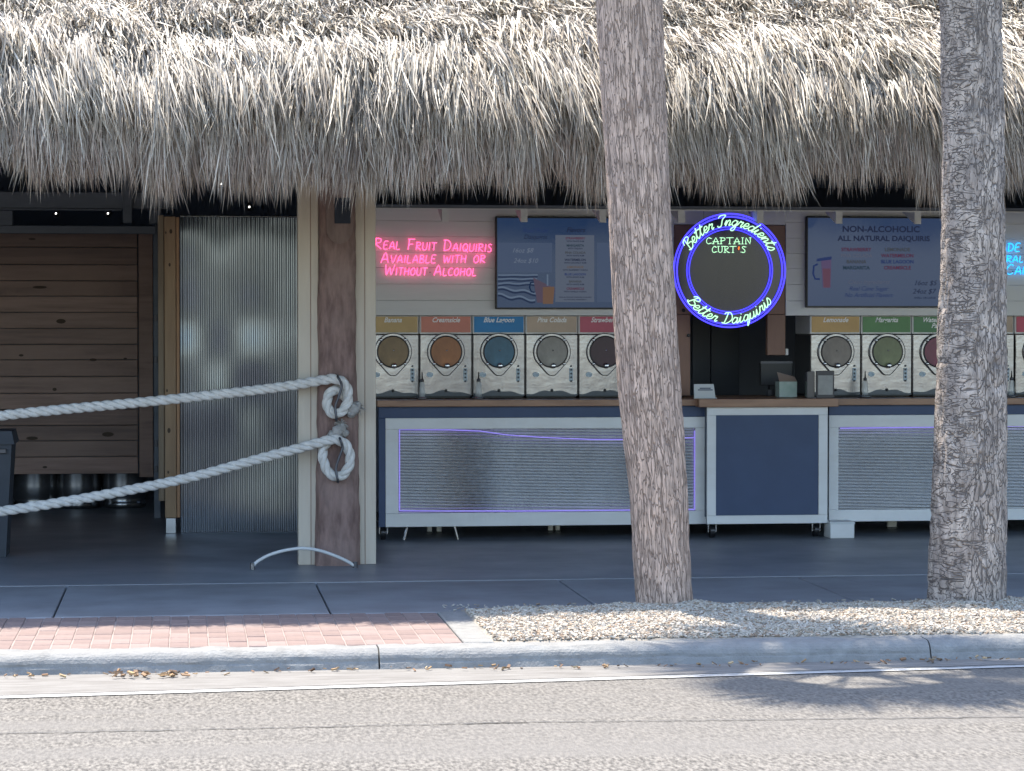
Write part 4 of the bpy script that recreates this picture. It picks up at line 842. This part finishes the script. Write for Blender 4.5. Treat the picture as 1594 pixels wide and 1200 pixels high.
# ------------------------------------------------------------------ counters
def fboard(t, x0, x1, z0, z1, y, m, th=.02, name='frame_board'): return box(name, (x0, x1, y, y + th, z0, z1), m, t, .002)
def counter(label, pxl, pxr, Y, top0, top1, band1, fr1, panel, kind, depth=1.08, capl=0, capr=0, led=False, sideband=0, leds=()):
    pm = (pxl + pxr) / 2; z = lambda py: ZP(min(pm, 1500), py, Y); x = lambda p: XP(p, Y)
    t = thing('bar_counter', label, 'counter', (x(pm), Y, 0.006))
    wt = (z(top0) - z(top1)); npl = 4; d = depth / npl
    for k in range(npl): box('top_plank', (x(pxl) - capl, x(pxr) + capr, Y - .05 + k * d + .001, Y - .05 + (k + 1) * d - .001, z(top1), z(top0) - .003 * (k % 2)), M_WOODTOP, t, .003)
    fl, fr, ft_, fb = x(panel[0]), x(panel[1]), z(panel[2]), z(panel[3])
    xl, xr, zb_, zt_ = x(pxl), x(pxr), z(fr1), z(band1)
    if band1 > top1 + 2:
        box('navy_band', (xl - sideband, xr, Y + .004, Y + .03, zt_ + .001, z(top1) - .001), M_NAVY, t, .002)
        if sideband: box('navy_edge', (xl - sideband, xl - .001, Y + .005, Y + .03, zb_, zt_), M_NAVY, t, .002)
    fboard(t, xl, xr, ft_, zt_, Y, M_WHITEP); fboard(t, xl, xr, zb_, fb, Y, M_WHITEP); fboard(t, xl, fl, fb + .001, ft_ - .001, Y + .001, M_WHITEP); fboard(t, fr, xr, fb + .001, ft_ - .001, Y + .001, M_WHITEP)
    if kind == 'navy': box('centre_panel', (fl + .001, fr - .001, Y + .008, Y + .02, fb + .001, ft_ - .001), M_NAVY, t, .001)
    else:
        nz = 28 * 8; zs = np.linspace(fb, ft_, nz); xs = np.linspace(fl, fr, 40); X, Z = np.meshgrid(xs, zs)
        Yv = Y + .028 + .0036 * np.sin(np.linspace(0, 28 * 2 * math.pi, nz))[:, None] + .016 * (vnoise(X * 1.6, Z * 1.5, 41) - .5)
        ob('corrugated_panel', MB().grid(np.stack([X, Yv, Z], -1)), M_GALV, t, True)
        q = .010; 
        for seg in leds:
            P = [AY(px, py, Y + .014) for px, py in seg]; ob('led_strip', MB().tube(P, .005, 6), M_LED, t)
    box('carcass', (xl + .002, xr - .002, Y + .06, Y + depth - .09, zb_ + .05, z(top1) - .004), M_DARK, t, 0)
    return t
lc = counter('long bar counter with corrugated front panel between log post and leaning palm', 600, 1100, YC, 622, 632, 650, 818, (620, 1083, 667, 797), 'corr', capl=.065, sideband=.05,
        leds=([(622, 795), (622, 669), (700, 669), (748, 671), (790, 677), (850, 681), (920, 684), (1000, 684), (1080, 681)], [(622, 795), (800, 795.5), (1081, 793)], [(1081.5, 793), (1081.5, 670)]))
counter('short projecting counter with plain navy centre panel between the palms', 1101, 1289, YC - .10, 620.5, 633, 633.5, 815, (1115, 1275, 646, 802), 'navy', depth=1.16, capl=.07, capr=.07)
counter('right bar counter with corrugated front panel behind the grey palm', 1291, 1790, YC + .02, 619.5, 629.5, 645.5, 810, (1306, 1772, 664, 792), 'corr', leds=([(1308, 666.5), (1500, 664.5), (1770, 661)],))
box_c = thing('white_box', 'small white box on the floor under the right counter', 'box', (XP(1312, YC + .2), YC + .2, .006)); c = AZ(1312, 838, .006); yb = c.y
ob('carton', MB().box(XP(1293.5, yb), XP(1331, yb), yb, yb + .2, .0065, ZP(1312, 811, yb) - .005, b=.004), M_WHITEP, box_c); box('carton_lid', (XP(1293.5, yb) - .003, XP(1331, yb) + .003, yb - .003, yb + .203, ZP(1312, 816, yb), ZP(1312, 812.5, yb)), M_PAPER, box_c, .001)
# castors and feet (parts of nothing visible above: stand alone below the counters)
def castor(px, Y, label):
    x = XP(px, Y); t = thing('castor_wheel', label, 'castor', (x, Y, .006), group='castors under the counters'); r = .052
    m = MB(); prof_ = [(r * .3, -.02), (r * .95, -.018), (r, -.008), (r, .008), (r * .95, .018), (r * .3, .02)]
    vs = []; n = 20
    for (rr, h) in prof_:
        for k in range(n): a_ = 2 * math.pi * k / n; vs.append((x + h, Y + rr * math.cos(a_), .007 + r + rr * math.sin(a_)))
    m.add(vs, [(i * n + k, i * n + (k + 1) % n, (i + 1) * n + (k + 1) % n, (i + 1) * n + k) for i in range(len(prof_) - 1) for k in range(n)] + [tuple(range(n)), tuple(range((len(prof_) - 1) * n, len(prof_) * n))[::-1]])
    ob('tyre', m, M_BLACK, t); box('fork', (x - .034, x - .024, Y - .03, Y + .03, .05, .15), M_STEEL, t, .001); box('fork', (x + .024, x + .034, Y - .03, Y + .03, .05, .15), M_STEEL, t, .001); box('mount_plate', (x - .045, x + .045, Y - .045, Y + .045, .151, .158), M_STEEL, t, .001); box('brake', (x - .02, x + .02, Y - .075, Y - .05, .06, .075), M_STEELD, t, .001)
for px, Y, lb in ((596, YC + .12, 'black castor under the counter corner by the log post'), (1108, YC, 'black castor under the left end of the projecting counter'), (1270, YC, 'black castor under the right end of the projecting counter')): castor(px, Y, lb)
# splayed steel legs of the long counter, white feet behind them
for (pa, pb_, qa, qb) in ((637, 815, 629, 846), (704, 815, 713, 845)):
    q = AY(qa, qb, YC + .045); q.z = .009; p = AY(pa, pb_, YC + .055); p.z = .168
    lg = ob('splayed_leg', MB().tube([p, q], [.013, .011], 8), M_STEEL, lc); ob('rubber_tip', MB().tube([q + Vector((0, 0, -.002)), q + Vector((0, 0, .014))], .015, 8), M_BLACK, lg)
for px0, px1, lb in ((665, 672, 'left white foot under the long counter, between the splayed legs'), (680, 687, 'right white foot under the long counter, between the splayed legs'), (854, 861, 'left of two white feet under the middle of the long counter'), (865, 872, 'right of two white feet under the middle of the long counter'), (1383, 1397, 'pale foot under the right counter')):
    Y = YC + .66; t = thing('counter_foot', lb, 'foot', (XP(px0, Y), Y, .006), group='white feet under the counters'); box('leg_block', (XP(px0, Y), XP(px1, Y), Y, Y + .04, .02, .165), M_WHITEP, t, .002); box('glide', (XP(px0, Y) - .004, XP(px1, Y) + .004, Y - .004, Y + .044, .0065, .019), M_BLACK, t, .001)
# ------------------------------------------------------------------ frozen drink machines
ZC = ZP(800, 622, YC) + .002
def bez(r_top, vlow):
    P = [(r_top * math.cos(a), r_top * math.sin(a)) for a in np.linspace(D2(-32), D2(212), 26)]
    return [(p[0], p[1]) for p in P] + [(-.035, -vlow), (-.018, -vlow - .012), (.018, -vlow - .012), (.035, -vlow)]
def machine(name, label, px, Y, hue, drink, title, wpx, z0):
    k = (AY(px + 10, 550, Y).x - AY(px, 550, Y).x) / 10; x = XP(px, Y); W = wpx * k - .008; h1 = .478; h2 = ZP(px, 491.5, Y) - z0
    t = thing('frozen_drink_machine', label, 'drink machine', (x, Y, z0), group='frozen drink machines on the counter')
    loc = lambda n, m, mm, par=t, sm=False: ob(n, m, mm, par, sm, False)
    loc('body', MB().box(-W / 2, W / 2, 0, .52, .012, h1, b=.006), M_STEEL)
    loc('base_skirt', MB().box(-W / 2 + .01, W / 2 - .01, .03, .5, .0, .011), M_BLACK)
    hd = loc('header_box', MB().box(-W / 2, W / 2, .02, .5, h1 + .003, h2, b=.004), M_WHITEP)
    loc('header_panel', MB().box(-W / 2 + .012, W / 2 - .008, .012, .019, h1 + .016, h2 - .006), hue, hd)
    tm = MB(); lines = title.split('|')
    for q, ln in enumerate(lines):
        tx = text_mb(ln, .052, 0, .0105, h2 - .048 - q * .045, 'CENTER', .35, .0012, .9); tm.add(tx.v, tx.f)
    loc('header_lettering', tm, M_LETTER, hd)
    cz = (ZP(px, 547.5, Y) - z0); c = (0, 0, cz)
    bzl = [(p[0], p[1] + cz) for p in bez(.139, .165)]
    bz = loc('bezel', MB().prism(bzl, -.022, -.001), M_STEEL)
    rim = MB().tube([(p[0], -.022, p[1]) for p in bzl], .0035, 5, closed=True); loc('bezel_rim', rim, M_STEELD, bz, True)
    loc('window_ring', MB().tube([(.117 * math.cos(a), -.026, cz + .117 * math.sin(a)) for a in np.linspace(0, 2 * math.pi, 40, endpoint=False)], .0055, 7, closed=True), M_BLACK, bz, True)
    loc('window', MB().prism([(.114 * math.cos(a), cz + .114 * math.sin(a)) for a in np.linspace(0, 2 * math.pi, 40, endpoint=False)], -.028, -.0225), drink, bz)
    loc('agitator_cap', MB().lathe([(.006, .028), (.006, .033), (.002, .035)], (0.004, 0, cz + .01), 10, 'y'), M_STEEL, bz)
    loc('tap', MB().lathe([(.018, .02), (.022, .05), (.02, .062), (.012, .068)], (.005, 0, cz - .104), 14, 'y'), M_CHROME, bz, True)
    for a in (45, 135, 225, 315):
        aa_ = D2(a); cx_, cz_ = .128 * math.cos(aa_), cz + .128 * math.sin(aa_); loc('clamp', MB().lathe([(.013, .02), (.013, .036), (.008, .041)], (cx_, 0, cz_), 10, 'y'), M_CHROME, bz, True)
    cpn = loc('control_plate', MB().box(.132, .162, -.004, -.0005, cz - .222, cz - .125, b=.001), M_CTRL)
    for q in range(5): loc('button', MB().lathe([(.0075, .004), (.0075, .010), (.005, .012)], (.147, 0, cz - .108 - q * .0285), 10, 'y'), M_BUTTON, cpn)
    loc('sticker', MB().prism([(-.122 + .026 * math.cos(a), cz - .172 + .02 * math.sin(a)) for a in np.linspace(0, 2 * math.pi, 18, endpoint=False)], -.003, -.0005), M_STICK)
    loc('drain_knob', MB().lathe([(.011, .0), (.011, .014), (.006, .02)], (0, 0, cz - .292), 10, 'y'), M_BLACK)
    # dark wavy strip along the foot, stands in for the counter's reflection in the steel
    xs = np.linspace(-W / 2 + .004, W / 2 - .004, 24); up = .030 + .012 * np.cos(xs * 17) + .006 * np.sin(xs * 40 + px)
    loc('foot_reflection', MB().prism([(xs[0], .013)] + [(xs[-1], .013)] + [(a_, .013 + b_) for a_, b_ in zip(xs[::-1], up[::-1])], -.004, -.0005), mat('reflection_dark', (.05, .06, .075), .25, .6))
    return t
def P3(n, c): c = tuple(min(.85, v * 1.35) for v in c); return mat('header_' + n, c, .45, c2=tuple(v * .86 for v in c), nscale=5)
def DR(n, c): c = tuple(min(.8, v * 2.2) for v in c); return mat('drink_' + n, c, .35, c2=tuple(v * .62 for v in c), nscale=9, stretch=(1, 1, .6))
YM = YSW + .055
ms = [('gold', (.44, .30, .13), (.135, .085, .035), 'Banana', 611.5, 'gold headed machine with tan drink beside the log post'),
      ('salmon', (.50, .18, .13), (.20, .075, .022), 'Creamsicle', 694, 'salmon headed machine with orange drink, second from the log post'),
      ('blue', (.01, .17, .40), (.02, .075, .12), 'Blue Lagoon', 776.5, 'blue headed machine with teal drink, third from the log post'),
      ('tan', (.42, .32, .24), (.165, .155, .14), 'Pina Colada', 859, 'tan headed machine with grey drink, left of the red headed one'),
      ('red', (.40, .08, .12), (.025, .006, .012), 'Strawberry', 941.5, 'red headed machine with dark red drink partly behind the leaning palm')]
for n, hc, dc, tt, px, lb in ms: machine(n, lb, px, YM, P3(n, hc), DR(n, dc), tt, 82.5, ZC)
ms2 = [('amber', (.46, .29, .11), (.125, .105, .09), 'Lemonade', 1301, 'amber headed machine with grey brown drink right of the order hatch'),
       ('green', (.085, .20, .075), (.10, .115, .055), 'Margarita', 1380.5, 'green headed machine with pale green drink, right of the amber headed one'),
       ('dkgreen', (.07, .18, .075), (.115, .018, .04), 'Watermelon|Party', 1460, 'green headed machine with crimson drink partly behind the grey palm'),
       ('beige', (.36, .27, .20), (.15, .14, .13), 'Pina Colada', 1540, 'beige headed machine mostly behind the grey palm'),
       ('crimson', (.42, .06, .10), (.09, .09, .11), 'Strawberry', 1620, 'crimson headed machine cut off by the right edge')]
ZC2 = ZP(1450, 619.5, YC + .02) + .002
for n, hc, dc, tt, px, lb in ms2: machine(n, lb, px, YM, P3(n, hc), DR(n, dc), tt, 79.5, ZC2)
# pump bottles in front of the machines
def bottle(px, label, z0, Y=YC + .22):
    x = XP(px, Y); t = thing('squeeze_bottle', label, 'bottle', (x, Y, z0), group='slim bottles before the machines'); c = (x, Y, z0)
    ob('foot_plate', MB().lathe([(.05, 0), (.052, .008), (.03, .014)], c, 18), M_STEEL, t, True); ob('bottle_body', MB().lathe([(.024, .014), (.025, .05), (.018, .12), (.012, .128)], c, 16), M_GLASS, t, True)
    ob('collar', MB().lathe([(.014, .127), (.014, .145), (.008, .150)], c, 12), M_STEELD, t, True); ob('spout', MB().lathe([(.006, .148), (.004, .195), (.002, .2)], c, 8), M_BLACK, t, True)
bottle(657, 'slim pump bottle before the gap between gold and salmon headed machines', ZC); bottle(745, 'slim pump bottle before the gap between salmon and blue headed machines', ZC); bottle(1347, 'slim pump bottle before the amber and green headed machines', ZC2); bottle(1575, 'slim pump bottle at the right edge beside the grey palm', ZC2)
# things on the order counter
YO = YC + .05; ZO = ZP(1195, 620.5, YC - .10) + .001
cs = AY(1097, 620, YO); t = thing('card_sign', 'small pale card sign on the order counter by the leaning palm', 'sign', (cs.x, YO, ZO))
def slant_card(x0, x1, y, z0, z1, tilt, th=.006):
    return MB().add([(x0, y, z0), (x1, y, z0), (x1 - .008, y + tilt, z1), (x0 + .002, y + tilt, z1), (x0, y + th, z0), (x1, y + th, z0), (x1 - .008, y + tilt + th, z1), (x0 + .002, y + tilt + th, z1)], [(0, 1, 2, 3), (5, 4, 7, 6), (3, 2, 6, 7), (1, 5, 6, 2), (4, 0, 3, 7), (4, 5, 1, 0)])
ob('card', slant_card(XP(1081, YO), XP(1114, YO), YO, ZO, ZO + .105, .03), M_PAPER, t)
for q, tx in enumerate(('PLEASE', 'ORDER HERE')): ob('card_lettering', text_mb(tx, .03, XP(1098, YO), YO + .012 + (.006 - q * .006), ZO + .068 - q * .026, 'CENTER', 0, .0008), M_NAVY, t) if False else None
ob('print_line', MB().box(XP(1090, YO), XP(1107, YO), YO + .0125, YO + .0145, ZO + .070, ZO + .078).box(XP(1087, YO), XP(1110, YO), YO + .0095, YO + .0115, ZO + .058, ZO + .065), M_NAVY, t)
ob('base', MB().box(XP(1080, YO), XP(1116, YO), YO - .015, YO + .03, ZO - .0005, ZO + .004), M_PAPER, t)
t = thing('napkin_box', 'open pale green and white paper box on the order counter', 'box', (XP(1225, YO + .2), YO + .2, ZO)); yb = YO + .2; z1 = ZP(1225, 594, yb)
ob('carton', MB().box(XP(1213.5, yb), XP(1241, yb), yb, yb + .14, ZO, z1), mat('carton_pale', (.50, .58, .54), .7, c2=(.36, .48, .42), nscale=12), t)
ob('flap', MB().add([(XP(1213.5, yb), yb, z1 + .001), (XP(1241, yb), yb, z1 + .001), (XP(1236, yb), yb - .03, z1 + .035), (XP(1208, yb), yb - .04, z1 + .07), (XP(1213.5, yb), yb + .004, z1 + .001), (XP(1241, yb), yb + .004, z1 + .001), (XP(1236, yb), yb - .026, z1 + .038), (XP(1208, yb), yb - .036, z1 + .074)], [(0, 1, 2, 3), (7, 6, 5, 4), (3, 2, 6, 7), (1, 5, 6, 2), (4, 0, 3, 7), (4, 5, 1, 0)]), mat('kraft', (.30, .23, .20), .7), t)
t = thing('menu_holder', 'dark framed menu card standing before the amber headed machine', 'menu', (XP(1280, YO), YO, ZC2)); x0, x1 = XP(1271, YO), XP(1299, YO); zt2 = ZP(1285, 577, YO)
box('frame', (x0, x1, YO, YO + .02, ZC2, zt2), mat('frame_dark', (.05, .045, .05), .4), t); ob('card', MB().box(x0 + .014, x1 - .012, YO - .003, YO - .0005, ZC2 + .025, zt2 - .035), mat('card_grey', (.40, .40, .385), .7, c2=(.33, .33, .32), nscale=30), t)
box('side_holder', (XP(1258, YO), XP(1270, YO), YO + .03, YO + .10, ZC2, zt2 - .005), mat('smoke', (.07, .07, .085), .2), t)
t = thing('order_terminal', 'black order terminal in the shade of the order hatch', 'terminal', (XP(1205, YC + .6), YC + .6, ZO - .1)); yo = YC + .65
box('monitor', (XP(1184, yo), XP(1234, yo), yo, yo + .04, ZP(1205, 600, yo), ZP(1205, 565, yo)), M_BLACK, t, .004); box('stand', (XP(1200, yo), XP(1212, yo), yo + .041, yo + .1, ZO - .0, ZP(1205, 590, yo)), M_BLACK, t); box('monitor_edge', (XP(1184, yo), XP(1234, yo), yo - .004, yo - .0005, ZP(1205, 566, yo), ZP(1205, 562, yo)), M_STEELD, t, .001)
box('terminal_base', (XP(1192, yo), XP(1224, yo), yo - .06, yo + .12, ZO - .012, ZO + .0), M_BLACK, t); box('card_reader', (XP(1193, yo), XP(1200, yo), yo - .055, yo - .03, ZO + .001, ZO + .05), M_STEELD, t)
